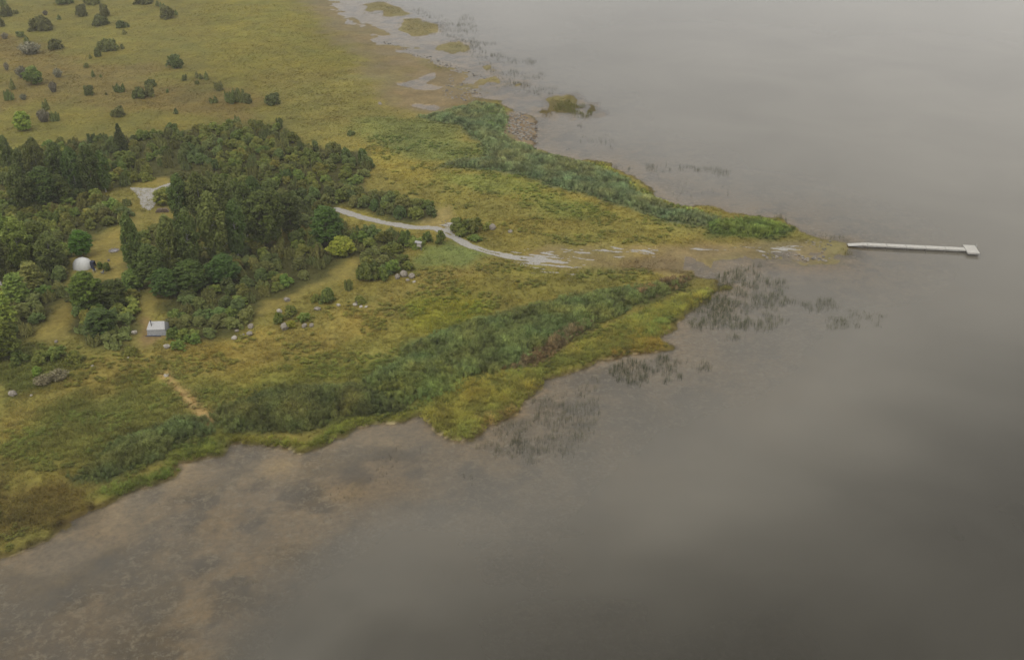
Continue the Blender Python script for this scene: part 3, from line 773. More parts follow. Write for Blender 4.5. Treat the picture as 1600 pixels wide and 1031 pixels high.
# ------------------------------------------------------------------ scattered junipers and trees of the open field
J, LO, SPI, TW, SM = 'juniper', 'low', 'spire', 'twig', 'small'
FIELD = [
 (LO, 99, 6, 34, .5, 'broad dark juniper cut by the top edge, leftmost of the three there'),
 (LO, 144, 7, 32, .5, 'broad dark juniper cut by the top edge, middle one of the three there'),
 (LO, 224, 6, 38, .4, 'widest juniper cut by the top edge, rightmost of the three there'),
 (SPI, 246, 10, 8, 1.5, 'left one of two slim junipers just above the domed juniper near the top edge'),
 (SPI, 253, 13, 9, 1.7, 'right one of two slim junipers just above the domed juniper near the top edge'),
 (J, 260, 29, 30, .7, 'domed juniper below the two slim ones near the top edge'),
 (SPI, 275, 24, 8, 1.7, 'slim juniper touching the right side of the domed one near the top edge'),
 (J, 128, 26, 20, 1.0, 'squarish juniper below the top edge, left of a rounder one'),
 (J, 163, 26, 21, .9, 'rounded juniper below the top edge directly above a long low one'),
 (LO, 158, 39, 34, .45, 'long low juniper directly below the rounded one'),
 (LO, 190, 43, 24, .45, 'low flat juniper right of the long low pair'),
 (SPI, 194, 54, 9, 1.2, 'tiny cone juniper under the low flat one'),
 (LO, 64, 47, 48, .45, 'very wide mounded juniper in the upper left field'),
 (SPI, 93, 31, 8, 1.3, 'tiny juniper right above the very wide mounded one'),
 (TW, 71, 24, 9, .8, 'faint grey shrub above the very wide mounded juniper'),
 (J, 33, 58, 16, .6, 'small ragged juniper left of the very wide mounded one'),
 (J, 5, 10, 18, .9, 'dark juniper in the top left corner'),
 (J, 11, 26, 24, .7, 'ragged wide juniper just below the top left corner'),
 (SPI, 25, 22, 9, 1.2, 'small dark juniper right of the ragged one near the top left corner'),
 (J, 2, 42, 14, 1.0, 'juniper cut by the left edge below the corner'),
 (TW, 8, 61, 12, .8, 'thin grey shrub near the left edge in the upper field'),
 (TW, 48, 84, 36, .5, 'wide grey half bare shrub below the very wide mounded juniper'),
 (SPI, 42, 70, 11, 1.6, 'upright juniper rising behind the wide grey shrub'),
 (J, 88, 77, 28, .6, 'domed brown green juniper right of the wide grey shrub'),
 (LO, 170, 79, 36, .5, 'long smooth juniper in the middle of the upper left field'),
 (SPI, 191, 77, 9, 1.5, 'upright juniper at the right end of the long smooth one'),
 (J, 153, 89, 13, 1.1, 'small cone juniper below the left end of the long smooth one'),
 (SPI, 141, 92, 7, 1.3, 'tiny juniper left of the small cone juniper'),
 (J, 136, 106, 10, .8, 'small round juniper above the slim leaning one'),
 (SPI, 146, 120, 9, 1.9, 'slim leaning juniper below the small round one'),
 (J, 158, 121, 6, .7, 'tiny round juniper beside the slim leaning one'),
 (J, 274, 107, 31, .7, 'bushy dark juniper standing alone right of the field centre'),
 (SPI, 289, 126, 11, 1.5, 'left one of the row of small upright junipers'),
 (SPI, 308, 122, 9, 1.4, 'second of the row of small upright junipers'),
 (SPI, 314, 124, 10, 1.5, 'third of the row of small upright junipers'),
 (SPI, 322, 125, 9, 1.9, 'rightmost and slimmest of the row of small upright junipers'),
 (J, 308, 132, 9, .9, 'tiny juniper below the row of small upright ones'),
 (LO, 236, 135, 20, .55, 'small low juniper above the double-humped one'),
 (J, 187, 144, 20, .8, 'pointed juniper left of the small low one in the lower field'),
 (J, 139, 149, 19, .9, 'squat square juniper in the lower left field'),
 (LO, 219, 153, 26, .6, 'left hump of the double-humped juniper'),
 (J, 236, 151, 22, .9, 'right hump of the double-humped juniper'),
 (J, 262, 145, 7, .8, 'tiny juniper right of the double-humped one'),
 (J, 166, 149, 5, .9, 'tiniest dark juniper beside the squat square one'),
 (J, 342, 141, 22, .7, 'juniper of three points above the dark pair near the thicket'),
 (SPI, 335, 161, 15, 1.2, 'grey green upright juniper left of the dark pair near the thicket'),
 (J, 361, 161, 24, 1.0, 'left of the dark junipers near the thicket'),
 (J, 375, 160, 22, 1.1, 'middle of the dark junipers near the thicket'),
 (J, 387, 162, 18, .9, 'right of the dark junipers near the thicket'),
 (SPI, 275, 178, 10, 1.5, 'single upright juniper above the upper thicket'),
 (J, 187, 182, 27, .6, 'domed juniper right above the spruce'),
 (SM, 54, 132, 24, 1.1, 'dark green broadleaf tree alone in the left field'),
 (TW, 36, 121, 22, .8, 'pale bush touching the dark broadleaf tree'),
 (TW, 91, 121, 16, .9, 'grey conical shrub right of the dark broadleaf tree'),
 (TW, 11, 110, 9, 1.4, 'thin grey shrub left of the dark broadleaf tree'),
 (SPI, 21, 140, 11, 2.0, 'tall slim juniper below left of the dark broadleaf tree'),
 (J, 15, 157, 18, 1.1, 'grey green juniper below the tall slim one at the left'),
 (TW, 84, 144, 14, 1.2, 'straggly grey shrub below the grey conical one'),
 (SPI, 73, 172, 13, 2.2, 'tall thin juniper above the grey and dark pair'),
 (TW, 69, 190, 22, .9, 'rounded grey bush of the grey and dark pair'),
 (J, 86, 189, 18, 1.0, 'dark bush of the grey and dark pair'),
 (SM, 38, 204, 22, 1.3, 'bright little tree with a thin visible trunk below the left field'),
 (TW, 37, 156, 12, .8, 'low pale shrub right of the grey green juniper'),
 (J, 426, 164, 28, .7, 'dark juniper alone above the bend of the meadow'),
 (LO, 549, 211, 18, .4, 'low dark heather clump in the meadow right of the upper thicket'),
 (SPI, 397, 196, 11, 1.3, 'pointed juniper on the right crest of the upper thicket'),
 (SPI, 371, 195, 15, 1.6, 'grey pointed juniper on the crest of the upper thicket'),
 (SPI, 499, 243, 10, 1.6, 'pointed juniper at the right end of the upper thicket'),
 (SPI, 550, 248, 9, 1.7, 'last pointed juniper at the meadow end of the upper thicket'),
]
for kd, px, py, w, hr, lb in FIELD:
    tn = (1.35, 1.5, 1.05) if 'bright little' in lb else (1, 1, 1)
    if kd == TW: tn = (1.0, 1.0, .95)
    cat = 'tree' if kd == SM else ('shrub' if kd == TW else 'juniper')
    if 'heather' in lb: cat = 'shrub'
    if kd == J and ('round' in lb or 'dome' in lb or 'squar' in lb or 'bushy' in lb or 'hump' in lb or vrng.random() < .5): kd = 'dome'
    plant_px(kd, px, py, w, hr, lb, cat, 'scattered field junipers' if cat == 'juniper' else None, tn)
LONE = [
 ('shrub', 716, 366, 34, .75, 'dark bush on the right of the gravel track bend', DK), ('shrub', 740, 362, 36, .65, 'green bush right of the dark bush at the track bend', (1, 1, .95)),
 ('shrub', 762, 358, 22, .5, 'low bush beside the boulder at the track bend', (1.1, 1.1, 1)), ('shrub', 742, 376, 26, .35, 'low sprawling bush below the dark bush at the track bend', (1.15, 1.2, 1)),
 ('shrub', 668, 378, 20, .9, 'brownish juniper shrub left of the twin at the gravel track', (1, .95, .9)), ('shrub', 687, 379, 22, .85, 'dark green shrub right of its twin at the gravel track', DK),
 ('shrub', 604, 380, 22, 1.0, 'dark conical shrub just below the gravel track', DK), ('shrub', 634, 382, 24, 1.0, 'dark shrub right of the conical one below the track', DK),
 ('juniper', 618, 374, 16, 1.2, 'slim juniper between the conical shrub and its neighbour below the track', (1, 1, 1)),
 ('shrub', 514, 470, 34, .75, 'dark bush alone on the mown way above the boulders', DK), ('juniper', 545, 452, 18, 1.1, 'spiky leaning juniper right of the bush on the mown way', (1, 1.1, 1)),
 ('shrub', 492, 470, 20, .6, 'small bush left of the dark bush on the mown way', (1.1, 1.1, 1)), ('shrub', 562, 474, 18, .8, 'round bush behind the upright boulder', (1, 1, 1)),
 ('shrub', 434, 504, 24, .7, 'left bush of the boulder garden by the shore meadow', (1.15, 1.2, .95)), ('shrub', 455, 492, 28, .6, 'dark bush at the back of the boulder garden', DK),
 ('shrub', 455, 512, 18, .7, 'yellow green bush in front of the boulder garden', (1.4, 1.4, .9)), ('shrub', 476, 502, 22, .7, 'right bush of the boulder garden', (1, 1.05, 1)),
 ('shrub', 612, 426, 30, .7, 'light green bush above the pile of three boulders', (1.2, 1.25, 1)), ('shrub', 638, 422, 22, .7, 'bush right above the pile of three boulders', (1, 1, 1)),
 ('shrub', 574, 438, 34, .9, 'dark shrub at the corner of the mown way', DK), ('shrub', 598, 436, 28, .8, 'green shrub next to the corner shrub of the mown way', (1.1, 1.1, 1)),
 ('shrub', 28, 568, 34, .6, 'low bush on the meadow below the lower left alder', (.9, 1, .9)), ('shrub', 62, 566, 34, .6, 'dark bush in the row below the shaded path', DK),
 ('shrub', 90, 560, 34, .65, 'second bush in the row below the shaded path', (1, 1, 1)), ('shrub', 116, 564, 32, .6, 'third bush in the row below the shaded path', (1.1, 1.15, 1)),
 ('shrub', 58, 584, 24, .55, 'round vivid bush on the meadow near the left edge', (.8, 1.15, .8)), ('shrub', 22, 574, 14, .9, 'small dark bush on the meadow at the left edge', DK),
 ('shrub', 282, 546, 26, .7, 'leafy bush beside the pale triangular boulder', (.95, 1.1, 1)), ('shrub', 272, 530, 24, .8, 'leafy bush at the right corner of the grey tent', (.9, 1.1, 1)),
 ('shrub', 302, 536, 26, .7, 'leafy bush right of the grey tent', (1, 1.1, 1)), ('shrub', 205, 552, 22, .6, 'leafy bush left of the path in front of the grey tent', (1.1, 1.15, 1)),
 ('small', 157, 420, 8, 1.4, 'left sapling on the grass clearing', (1.1, 1.1, 1)), ('small', 168, 423, 9, 1.5, 'right sapling on the grass clearing', (1.1, 1.1, 1)),
 ('twig', 68, 600, 30, .5, 'dry reed-brown brush beside the vivid bush', (1, .9, .75)), ('twig', 92, 592, 34, .45, 'dry brown brush below the row of bushes', (1, .9, .75)),
]
for kd, px, py, w, hr, lb, tn in LONE:
    plant_px(kd, px, py, w, hr, lb, 'shrub' if 'sapling' not in lb else 'sapling', None, tn)

# ------------------------------------------------------------------ dense thickets, shrub by shrub
KEEP_OUT = [poly_w(p, 0.8) for p in (
    [(200, 296), (240, 296), (278, 284), (274, 298), (250, 306), (246, 322), (236, 334), (222, 330), (212, 310)],
    [(140, 368), (196, 358), (214, 378), (206, 440), (165, 452), (132, 432), (108, 426), (108, 418)],
    [(212, 500), (245, 446), (272, 440), (262, 500), (268, 530), (225, 548), (205, 540)],
    [(396, 506), (395, 482), (470, 446), (540, 408), (560, 408), (556, 430), (500, 452), (440, 482)],
    [(58, 534), (96, 474), (114, 470), (108, 530), (64, 546)],
    [(238, 332), (272, 330), (262, 352), (243, 354)], [(244, 262), (288, 274), (278, 290), (258, 286)])]
TRACK = poly_w([(528, 330), (560, 341), (600, 351), (640, 358), (680, 360), (700, 368), (725, 383), (760, 396), (800, 404), (850, 408)], 0.9)
TGROUP = {
 'upper': ('leafy green shrub in the dense thicket between open field and gravel clearing', 'dark juniper standing in the dense thicket between open field and gravel clearing', 'shrubs of the upper thicket', 3.0),
 'track_north': ('leafy shrub in the dark strip of thicket along the upper side of the track', 'juniper in the dark strip of thicket along the upper side of the track', 'shrubs above the track', 2.6),
 'middle': ('leafy shrub in the thicket between the tall grove and the mown way', 'juniper in the thicket between the tall grove and the mown way', 'shrubs of the middle thicket', 2.5),
 'left': ('leafy shrub in the wooded thicket at the left edge around the white tent', 'juniper in the wooded thicket at the left edge around the white tent', 'shrubs of the left thicket', 2.7),
 'camp': ('leafy shrub in the thicket between the white tent and the grey tent', 'juniper in the thicket between the white tent and the grey tent', 'shrubs between the tents', 2.4),
}
nrs = np.random.RandomState(12)
THICK = []
for key, pp in THICKETS.items():
    p = poly_w(pp, 0.8); lab_s, lab_j, grp, hm = TGROUP[key]
    lo, hi = p.min(0), p.max(0)
    pts = []
    tries = 2600
    cx = nrs.uniform(lo[0], hi[0], tries); cy = nrs.uniform(lo[1], hi[1], tries)
    ok = sdf(p, cx, cy) > 0.6
    for ko in KEEP_OUT: ok &= sdf(ko, cx, cy) < -1.2
    ok &= line_d(TRACK, cx, cy) > 3.2
    for x, y in zip(cx[ok], cy[ok]):
        r = nrs.uniform(1.6, 2.5)
        if any((x - a) ** 2 + (y - b) ** 2 < ((r + q) * .74) ** 2 for a, b, q in pts): continue
        if any((x - a) ** 2 + (y - b) ** 2 < (q * .75) ** 2 for a, b, q in PLANTED[:len(TALL)]): continue
        pts.append((x, y, r))
    for x, y, r in pts:
        n = fbm(x, y, 22, 2, 81)
        isj = (nrs.rand() < (.30 if key in ('upper', 'left') else .22) + .25 * n)
        H = hm * nrs.uniform(.7, 1.25) * (1.12 if isj else 1.0) * (r / 2.0) ** .5
        f = nrs.uniform(.85, 1.15) * (1.14 if key in ('left', 'camp') else 1.0); yl = nrs.normal(0, .06)
        if isj: kd, W, tn = 'juniper', r * .9, (f + yl, f, f)
        else: kd, W, tn = ('willow' if fbm(x, y, 15, 2, 83) + nrs.normal(0, .5) > .1 else 'shrub'), r * 1.12, (f + yl, f, f - abs(yl))
        o = plant(kd, x, y, H, W, None, 'juniper' if isj else 'shrub', grp, tn)
        THICK.append((o, x, y, {'juniper': 'dark upright juniper', 'willow': 'grey green willow shrub', 'shrub': 'leafy green shrub'}[kd]))
MARKS = [(16, 268, 'the slim edge birch'), (64, 290, 'the round-topped birch'), (122, 302, 'the dark birch clump'), (72, 322, 'the dark alder'), (190, 234, 'the spruce'), (232, 318, 'the gravel clearing'),
 (216, 444, 'the brownish columnar birch'), (300, 426, 'the front birches of the grove'), (340, 352, 'the back birches of the grove'), (412, 384, 'the broad dark alder'), (455, 366, 'the rightmost alder of the grove'),
 (512, 384, 'the single round track-side tree'), (534, 398, 'the yellow green tree'), (128, 400, 'the vivid green tree'), (34, 420, 'the broad light birch'), (127, 421, 'the white tent'), (30, 478, 'the layered pine'),
 (6, 512, 'the yellowish pine'), (8, 558, 'the corner alder'), (140, 482, 'the bright round alder'), (245, 524, 'the grey tent'), (275, 205, 'the field edge'), (375, 196, 'the grey crest juniper'),
 (499, 243, 'the pointed end juniper'), (550, 250, 'the last pointed juniper'), (604, 352, 'the straight stretch of track'), (676, 340, 'the track bend'), (604, 384, 'the dark conical shrub'), (631, 430, 'the pile of three boulders'), (392, 512, 'the end of the mown way'),
 (62, 552, 'the shaded path'), (430, 262, 'the upper thicket centre'), (540, 320, 'the hidden start of the track'), (470, 446, 'the mown way'), (270, 284, 'the gravel spur'), (250, 446, 'the bare tent path')]
mk = [(P(a, b, .8), t) for a, b, t in MARKS]
buck = {}
for o, x, y, kd in THICK:
    ds = sorted((math.hypot(m.x - x, m.y - y), i) for i, (m, t) in enumerate(mk))
    d0, i0 = ds[0]; m, t = mk[i0]
    dx, dy = x - m.x, y - m.y
    side = ('right of' if dx > 0 else 'left of') if abs(dx) > abs(dy) else ('behind' if dy > 0 else 'in front of')
    buck.setdefault((kd, side, t), []).append((d0, o))
ORD = ['nearest', 'second nearest', 'third nearest', 'fourth nearest', 'fifth nearest', 'sixth nearest', 'seventh nearest', 'eighth nearest', 'ninth nearest', 'tenth nearest', 'eleventh nearest', 'twelfth nearest', 'thirteenth nearest', 'fourteenth nearest', 'fifteenth nearest', 'sixteenth nearest']
for (kd, side, t), l in buck.items():
    for i, (d0, o) in enumerate(sorted(l, key=lambda a: a[0])):
        o['label'] = (kd + ' ' + side + ' ' + t) if len(l) == 1 else (kd + ', ' + (ORD[i] if i < len(ORD) else 'one of the farthest') + ' ' + side + ' ' + t)
print('thicket shrubs', len(THICK))

# ------------------------------------------------------------------ grass, sedge and reeds
def blades(seed, n, H, spread, width, bend, leaves=0, head=0.0, lean=0.0):
    """one tuft of bent tapering blades; returns mesh data"""
    rng = np.random.RandomState(seed)
    V = []; F4 = []; F3 = []; C = []
    def strip(base, d, h, w, bnd, cvar, segs=3):
        a = np.array([-d[1], d[0], 0]); i0 = len(V)
        for s in range(segs + 1):
            t = s / segs
            p = base + np.array([d[0] * bnd * t * t * h, d[1] * bnd * t * t * h, h * (t - .25 * bnd * t * t)])
            ww = w * (1 - t) ** .7
            if s < segs: V.extend([p - a * ww, p + a * ww]); C.extend([cvar] * 2)
            else: V.append(p); C.append(cvar)
        for s in range(segs - 1): F4.append((i0 + 2 * s, i0 + 2 * s + 1, i0 + 2 * s + 3, i0 + 2 * s + 2))
        F3.append((i0 + 2 * segs - 2, i0 + 2 * segs - 1, i0 + 2 * segs))
    for i in range(n):
        a = rng.rand() * 6.283; q = spread * math.sqrt(rng.rand())
        base = np.array([math.cos(a) * q, math.sin(a) * q, -.04])
        b = a + rng.normal(0, .6); d = np.array([math.cos(b) + lean, math.sin(b)]); d /= np.linalg.norm(d)
        h = H * rng.uniform(.6, 1.05)
        cv = rng.rand()
        strip(base, d, h, width * rng.uniform(.6, 1.2), bend * rng.uniform(.4, 1.2), cv)
        for l in range(leaves):
            t = rng.uniform(.3, .85); b2 = rng.rand() * 6.283
            d2 = np.array([math.cos(b2) + lean * 1.5, math.sin(b2)]); d2 /= np.linalg.norm(d2)
            strip(base + np.array([0, 0, h * t]), d2, H * .34, width * 1.5, 1.5, min(1, cv + .2), 2)
        if head:
            strip(base + np.array([d[0] * bend * .4 * h, d[1] * bend * .4 * h, h * .82]), d, H * .26, head, .9, 0.0, 2)
    o = mesh_np('tuft', np.array(V), [np.array(F4), np.array(F3)], M_GRASS, link=False)
    attr(o.data, 'leafvar', 'FLOAT', np.array(C))
    return o
TUFT = {
 'grass': [blades(300 + i, 16, 1.0, .75, .055, .8) for i in range(4)],
 'herb': [blades(320 + i, 22, .9, .6, .10, 1.0, 1) for i in range(3)],
 'sedge': [blades(340 + i, 26, 1.0, .42, .035, .9, 0, 0, .5) for i in range(3)],
 'reed': [blades(360 + i, 13, 1.0, .40, .020, .30, 4, .035, .8) for i in range(4)],
 'stem': [blades(380 + i, 6, 1.0, .40, .022, .14, 0) for i in range(4)],
}
def scatter(name, label, cat, pts, scl, tint, protos, seed=0):
    n = len(pts)
    rng = np.random.RandomState(seed)
    me = bpy.data.meshes.new(name); me.vertices.add(n); me.vertices.foreach_set('co', np.asarray(pts, np.float32).ravel())
    rot = np.stack([rng.normal(0, .06, n), rng.normal(0, .06, n), rng.rand(n) * 6.283], 1)
    attr(me, 'rot', 'FLOAT_VECTOR', rot); attr(me, 'scl', 'FLOAT_VECTOR', scl)
    attr(me, 'tint', 'FLOAT_COLOR', np.concatenate([tint, np.ones((n, 1))], 1))
    a = me.attributes.new('pick', 'INT', 'POINT'); a.data.foreach_set('value', rng.randint(0, len(protos), n).astype(np.int32))
    o = bpy.data.objects.new(name, me); COL.objects.link(o)
    g = bpy.data.node_groups.new(name, 'GeometryNodeTree'); g.is_modifier = True
    g.interface.new_socket('Geometry', in_out='INPUT', socket_type='NodeSocketGeometry')
    g.interface.new_socket('Geometry', in_out='OUTPUT', socket_type='NodeSocketGeometry')
    gi = g.nodes.new('NodeGroupInput'); go = g.nodes.new('NodeGroupOutput')
    jn = g.nodes.new('GeometryNodeJoinGeometry')
    for p in reversed(protos):
        oi = g.nodes.new('GeometryNodeObjectInfo'); oi.inputs['Object'].default_value = p; oi.inputs['As Instance'].default_value = True
        g.links.new(oi.outputs['Geometry'], jn.inputs[0])
    ip = g.nodes.new('GeometryNodeInstanceOnPoints'); ip.inputs['Pick Instance'].default_value = True
    def na(nm, typ):
        k = g.nodes.new('GeometryNodeInputNamedAttribute'); k.data_type = typ; k.inputs['Name'].default_value = nm
        return [s for s in k.outputs if s.enabled][0]
    e2r = g.nodes.new('FunctionNodeEulerToRotation')
    g.links.new(gi.outputs[0], ip.inputs['Points']); g.links.new(jn.outputs[0], ip.inputs['Instance'])
    g.links.new(na('pick', 'INT'), ip.inputs['Instance Index'])
    g.links.new(na('rot', 'FLOAT_VECTOR'), e2r.inputs[0]); g.links.new(e2r.outputs[0], ip.inputs['Rotation'])
    g.links.new(na('scl', 'FLOAT_VECTOR'), ip.inputs['Scale']); g.links.new(ip.outputs[0], go.inputs[0])
    md = o.modifiers.new('scatter', 'NODES'); md.node_group = g
    return tag(o, label, cat, kind='stuff')
def in_view(x, y, m=1.04):
    d = y * CP + CAM_H * SP
    return (np.abs(x) / d * FPX < 800 * m) & (y > 92)
grs = np.random.RandomState(44)
def fill(polys, dens, seed, margin=0.0, edge=1.2):
    p = poly_w(polys, 0.4); lo, hi = p.min(0), p.max(0)
    n = int((hi[0] - lo[0]) * (hi[1] - lo[1]) * dens)
    x = grs.uniform(lo[0], hi[0], n); y = grs.uniform(lo[1], hi[1], n)
    s = sdf(p, x, y) + fbm(x, y, 5, 3, seed) * edge
    k = (s > margin) & in_view(x, y)
    return x[k], y[k]
# meadow tufts
n = 420000
yy = 92 + (560 - 92) * grs.rand(n) ** 1.25
half = (yy * CP + CAM_H * SP) / FPX * 800 * 1.03
xx = grs.uniform(-1, 1, n) * half
h = bil(HH, xx, yy); dn = bil(TD, xx, yy)
clump = np.clip(.85 + .6 * fbm(xx, yy, 3.2, 3, 91), .1, 2)
k = (h > .10) & (grs.rand(n) < dn * clump * .75) & (xx < 110) & (line_d(TRACK, xx, yy) > 1.9)
for p, _, _, _ in REEDS: k &= ~((sdf(poly_w(p, .4), xx, yy) > 1.0) & (grs.rand(n) < .7))
xx, yy, h = xx[k], yy[k], h[k]
th = bil(TH, xx, yy) * (1 + .35 * fbm(xx, yy, 4, 3, 95)) * grs.uniform(.7, 1.3, len(xx))
tint = bil(GC, xx, yy) * (1.52 + .25 * fbm(xx, yy, 2.6, 3, 97))[:, None] * grs.uniform(.85, 1.2, (len(xx), 1))
tint *= 1 + np.array([.10, 0, -.12]) * grs.normal(0, 1, (len(xx), 1)) * .5
wd = np.clip(th * 1.25, .28, .75) * grs.uniform(.8, 1.3, len(xx))
scatter('meadow_grass', 'olive and straw coloured meadow grass covering the open land', 'grass', np.stack([xx, yy, h], 1), np.stack([wd, wd, th], 1), np.clip(tint, 0, 1), TUFT['grass'], 1)
print('grass tufts', len(xx))
# coarse herbs: darker green clumps through the meadows
n = 60000
yy = 92 + (330 - 92) * grs.rand(n); half = (yy * CP + CAM_H * SP) / FPX * 800 * 1.03; xx = grs.uniform(-1, 1, n) * half
h = bil(HH, xx, yy); th = bil(TH, xx, yy)
m = fbm(xx, yy, 7, 4, 101)
k = (h > .2) & (th > .34) & (m > .12) & (grs.rand(n) < .7) & (xx < 110) & (line_d(TRACK, xx, yy) > 2.2)
xx, yy, h, m = xx[k], yy[k], h[k], m[k]
g0 = bil(GC, xx, yy)
tint = (g0 * np.array([1.02, 1.20, .98])) * grs.uniform(.75, 1.35, (len(xx), 1)); sc = .55 + .35 * grs.rand(len(xx))
scatter('meadow_herbs', 'dark green clumps of herbs dotted through the shore meadow', 'herbs', np.stack([xx, yy, h], 1), np.stack([sc, sc, sc * .75], 1), np.clip(tint, 0, 1), TUFT['herb'], 2)
# reed beds and sedge edges
def bed(name, label, cat, lst, protos, seed, hmin, wk, dk, RB, soft):
    A = []; S = []; T = []
    for i, (p, col, H, d) in enumerate(lst):
        x, y = fill(p, d * dk, 110 + i)
        z = bil(HH, x, y); ed = sst(-1, soft, sdf(poly_w(p, .4), x, y) + 1.2 * fbm(x, y, 4, 3, 150 + i)); kk = (z > hmin) & (grs.rand(len(x)) < .25 + .75 * ed)
        x, y, z, ed = x[kk], y[kk], z[kk], ed[kk]
        big = fbm(x, y, 6, 3, 130 + i); fine = fbm(x * 1.0, y * .6, 2.2, 2, 140 + i)
        hh = H * (1 + .22 * big + .15 * fine) * grs.uniform(.8, 1.15, len(x)) * (.4 + .6 * ed)
        A.append(np.stack([x, y, np.maximum(z, -.25)], 1)); S.append(np.stack([hh * wk, hh * wk, hh], 1))
        t = np.asarray(col) * RB * (1 + .30 * fine + .16 * big)[:, None] * grs.uniform(.82, 1.2, (len(x), 1))
        t = t * (1 + np.array([.14, 0, -.1]) * fbm(x, y, 5, 3, 160 + i)[:, None])
        T.append(t)
    A, S, T = np.concatenate(A), np.concatenate(S), np.concatenate(T)
    print(name, len(A))
    return scatter(name, label, cat, A, S, np.clip(T, 0, 1), protos, seed)
bed('reed_bed', 'tall grey green and brownish reeds in belts behind the shore', 'reeds', REEDS, TUFT['reed'], 3, .05, .75, 1.7, 2.15, 4.5)
bed('shore_sedge', 'bright yellow green sedge hanging over the near water edge', 'sedge', SEDGES, TUFT['sedge'], 4, .02, .95, 1.6, 1.9, 3.0)
# reeds standing in the water
WREEDS = [  # polygon, density, height, colour
 ([(1110, 425), (1180, 413), (1230, 440), (1228, 515), (1150, 528), (1085, 512), (1068, 492), (1100, 470)], .75, 1.5, c(92, 98, 72)),
 ([(1115, 445), (1170, 470), (1150, 515), (1085, 508), (1075, 492)], .9, 1.4, c(96, 104, 74)),
 ([(950, 572), (1045, 552), (1045, 590), (1030, 610), (980, 597)], 1.3, 1.4, c(86, 92, 66)), ([(1050, 560), (1108, 560), (1100, 582), (1060, 590)], 1.1, 1.4, c(84, 88, 64)),
 ([(1258, 478), (1285, 464), (1310, 480), (1325, 500), (1300, 512), (1262, 500)], 1.2, 1.3, c(92, 96, 70)), ([(1330, 482), (1385, 490), (1355, 505), (1335, 512)], .7, 1.1, c(88, 92, 70)),
 ([(740, 700), (800, 655), (850, 612), (935, 620), (915, 700), (860, 716), (745, 722)], .9, 1.1, c(96, 98, 76)), ([(800, 680), (900, 680), (905, 700), (820, 712)], .7, 1.2, c(78, 80, 58)),
 ([(1008, 255), (1060, 252), (1142, 266), (1135, 274), (1060, 264), (1015, 264)], .55, 1.3, c(88, 94, 76)), ([(1020, 268), (1140, 292), (1120, 312), (1050, 310)], .05, .9, c(92, 98, 80)),
 ([(715, 30), (735, 20), (745, 40), (720, 52)], .25, 1.3, c(92, 96, 80)), ([(720, 62), (775, 66), (770, 74), (725, 72)], .3, 1.3, c(90, 94, 78)),
 ([(765, 82), (838, 95), (835, 102), (775, 96)], .3, 1.3, c(88, 92, 76)), ([(795, 105), (850, 115), (852, 122), (800, 118)], .25, 1.3, c(88, 92, 76)),
 ([(800, 128), (870, 132), (868, 148), (815, 140)], .22, 1.3, c(88, 92, 76)), ([(640, 10), (740, 40), (770, 100), (850, 150), (780, 122), (700, 60)], .2, 1.2, c(96, 98, 82)),
 ([(900, 192), (960, 212), (955, 236), (912, 222)], .16, 1.2, c(88, 92, 74)), ([(945, 252), (990, 262), (985, 270), (950, 262)], .25, 1.2, c(88, 96, 74)),
 ([(1255, 362), (1330, 372), (1322, 381), (1270, 379)], .5, .9, c(112, 112, 84)), ([(1290, 386), (1338, 384), (1332, 397), (1298, 400)], 2.2, .8, c(122, 120, 68)),
 ([(490, 742), (540, 715), (545, 740), (575, 770), (545, 785), (500, 770)], .22, .7, c(78, 70, 50)), ([(585, 700), (615, 690), (622, 745), (590, 752)], .3, .8, c(78, 70, 50)),
 ([(695, 738), (742, 742), (738, 768), (700, 764)], .3, .8, c(84, 80, 60)), ([(495, 800), (545, 808), (545, 838), (505, 826)], .12, .6, c(84, 78, 56)),
 ([(640, 872), (690, 868), (722, 900), (700, 918), (648, 900)], .35, .7, c(104, 98, 58)), ([(520, 690), (700, 690), (650, 705), (540, 712)], .12, .7, c(86, 80, 58)),
 ([(360, 895), (412, 892), (414, 914), (370, 914)], 1.0, .5, c(116, 108, 50)), ([(235, 830), (285, 795), (302, 832), (252, 852)], .8, .4, c(110, 100, 60)),
 ([(240, 770), (310, 755), (300, 800), (240, 800)], .18, .5, c(92, 84, 62)), ([(1005, 655), (1055, 660), (1050, 670), (1015, 668)], .15, .8, c(90, 92, 70)),
 ([(860, 600), (935, 585), (930, 610), (870, 620)], .35, 1.0, c(92, 94, 74)), ([(1210, 335), (1225, 332), (1232, 342), (1214, 344)], .6, 2.0, c(92, 98, 80)),
 ([(846, 176), (858, 162), (868, 176), (852, 182)], 1.2, .9, c(128, 112, 66)), ([(862, 158), (890, 154), (926, 174), (920, 183), (880, 180)], 1.5, 1.2, c(110, 116, 62)),
]
WREEDS += [(p, .9, .5, c(118, 116, 74)) for p in ([(562, 8), (590, 3), (622, 12), (640, 22), (612, 28), (580, 20)], [(625, 30), (660, 28), (692, 40), (680, 52), (648, 60), (628, 46)],
            [(685, 70), (705, 62), (727, 72), (712, 84), (690, 82)], [(752, 124), (775, 118), (806, 132), (796, 142), (768, 136)])]
A = []; S = []; T = []
for i, (p, d, H, col) in enumerate(WREEDS):
    x, y = fill(p, d * 3.2, 170 + i, 0.0, 3.5)
    gap = fbm(x, y, 4.0, 3, 210 + i)
    kk = gap > -.30
    x, y = x[kk], y[kk]
    z = bil(HH, x, y)
    hh = H * grs.uniform(.55, 1.2, len(x)) + np.maximum(-z, 0)
    A.append(np.stack([x, y, z], 1)); S.append(np.stack([hh * .55, hh * .55, hh], 1))
    T.append(np.asarray(col) * grs.uniform(.5, 1.25, (len(x), 1)))
A, S, T = np.concatenate(A), np.concatenate(S), np.concatenate(T)
print('water reeds', len(A))
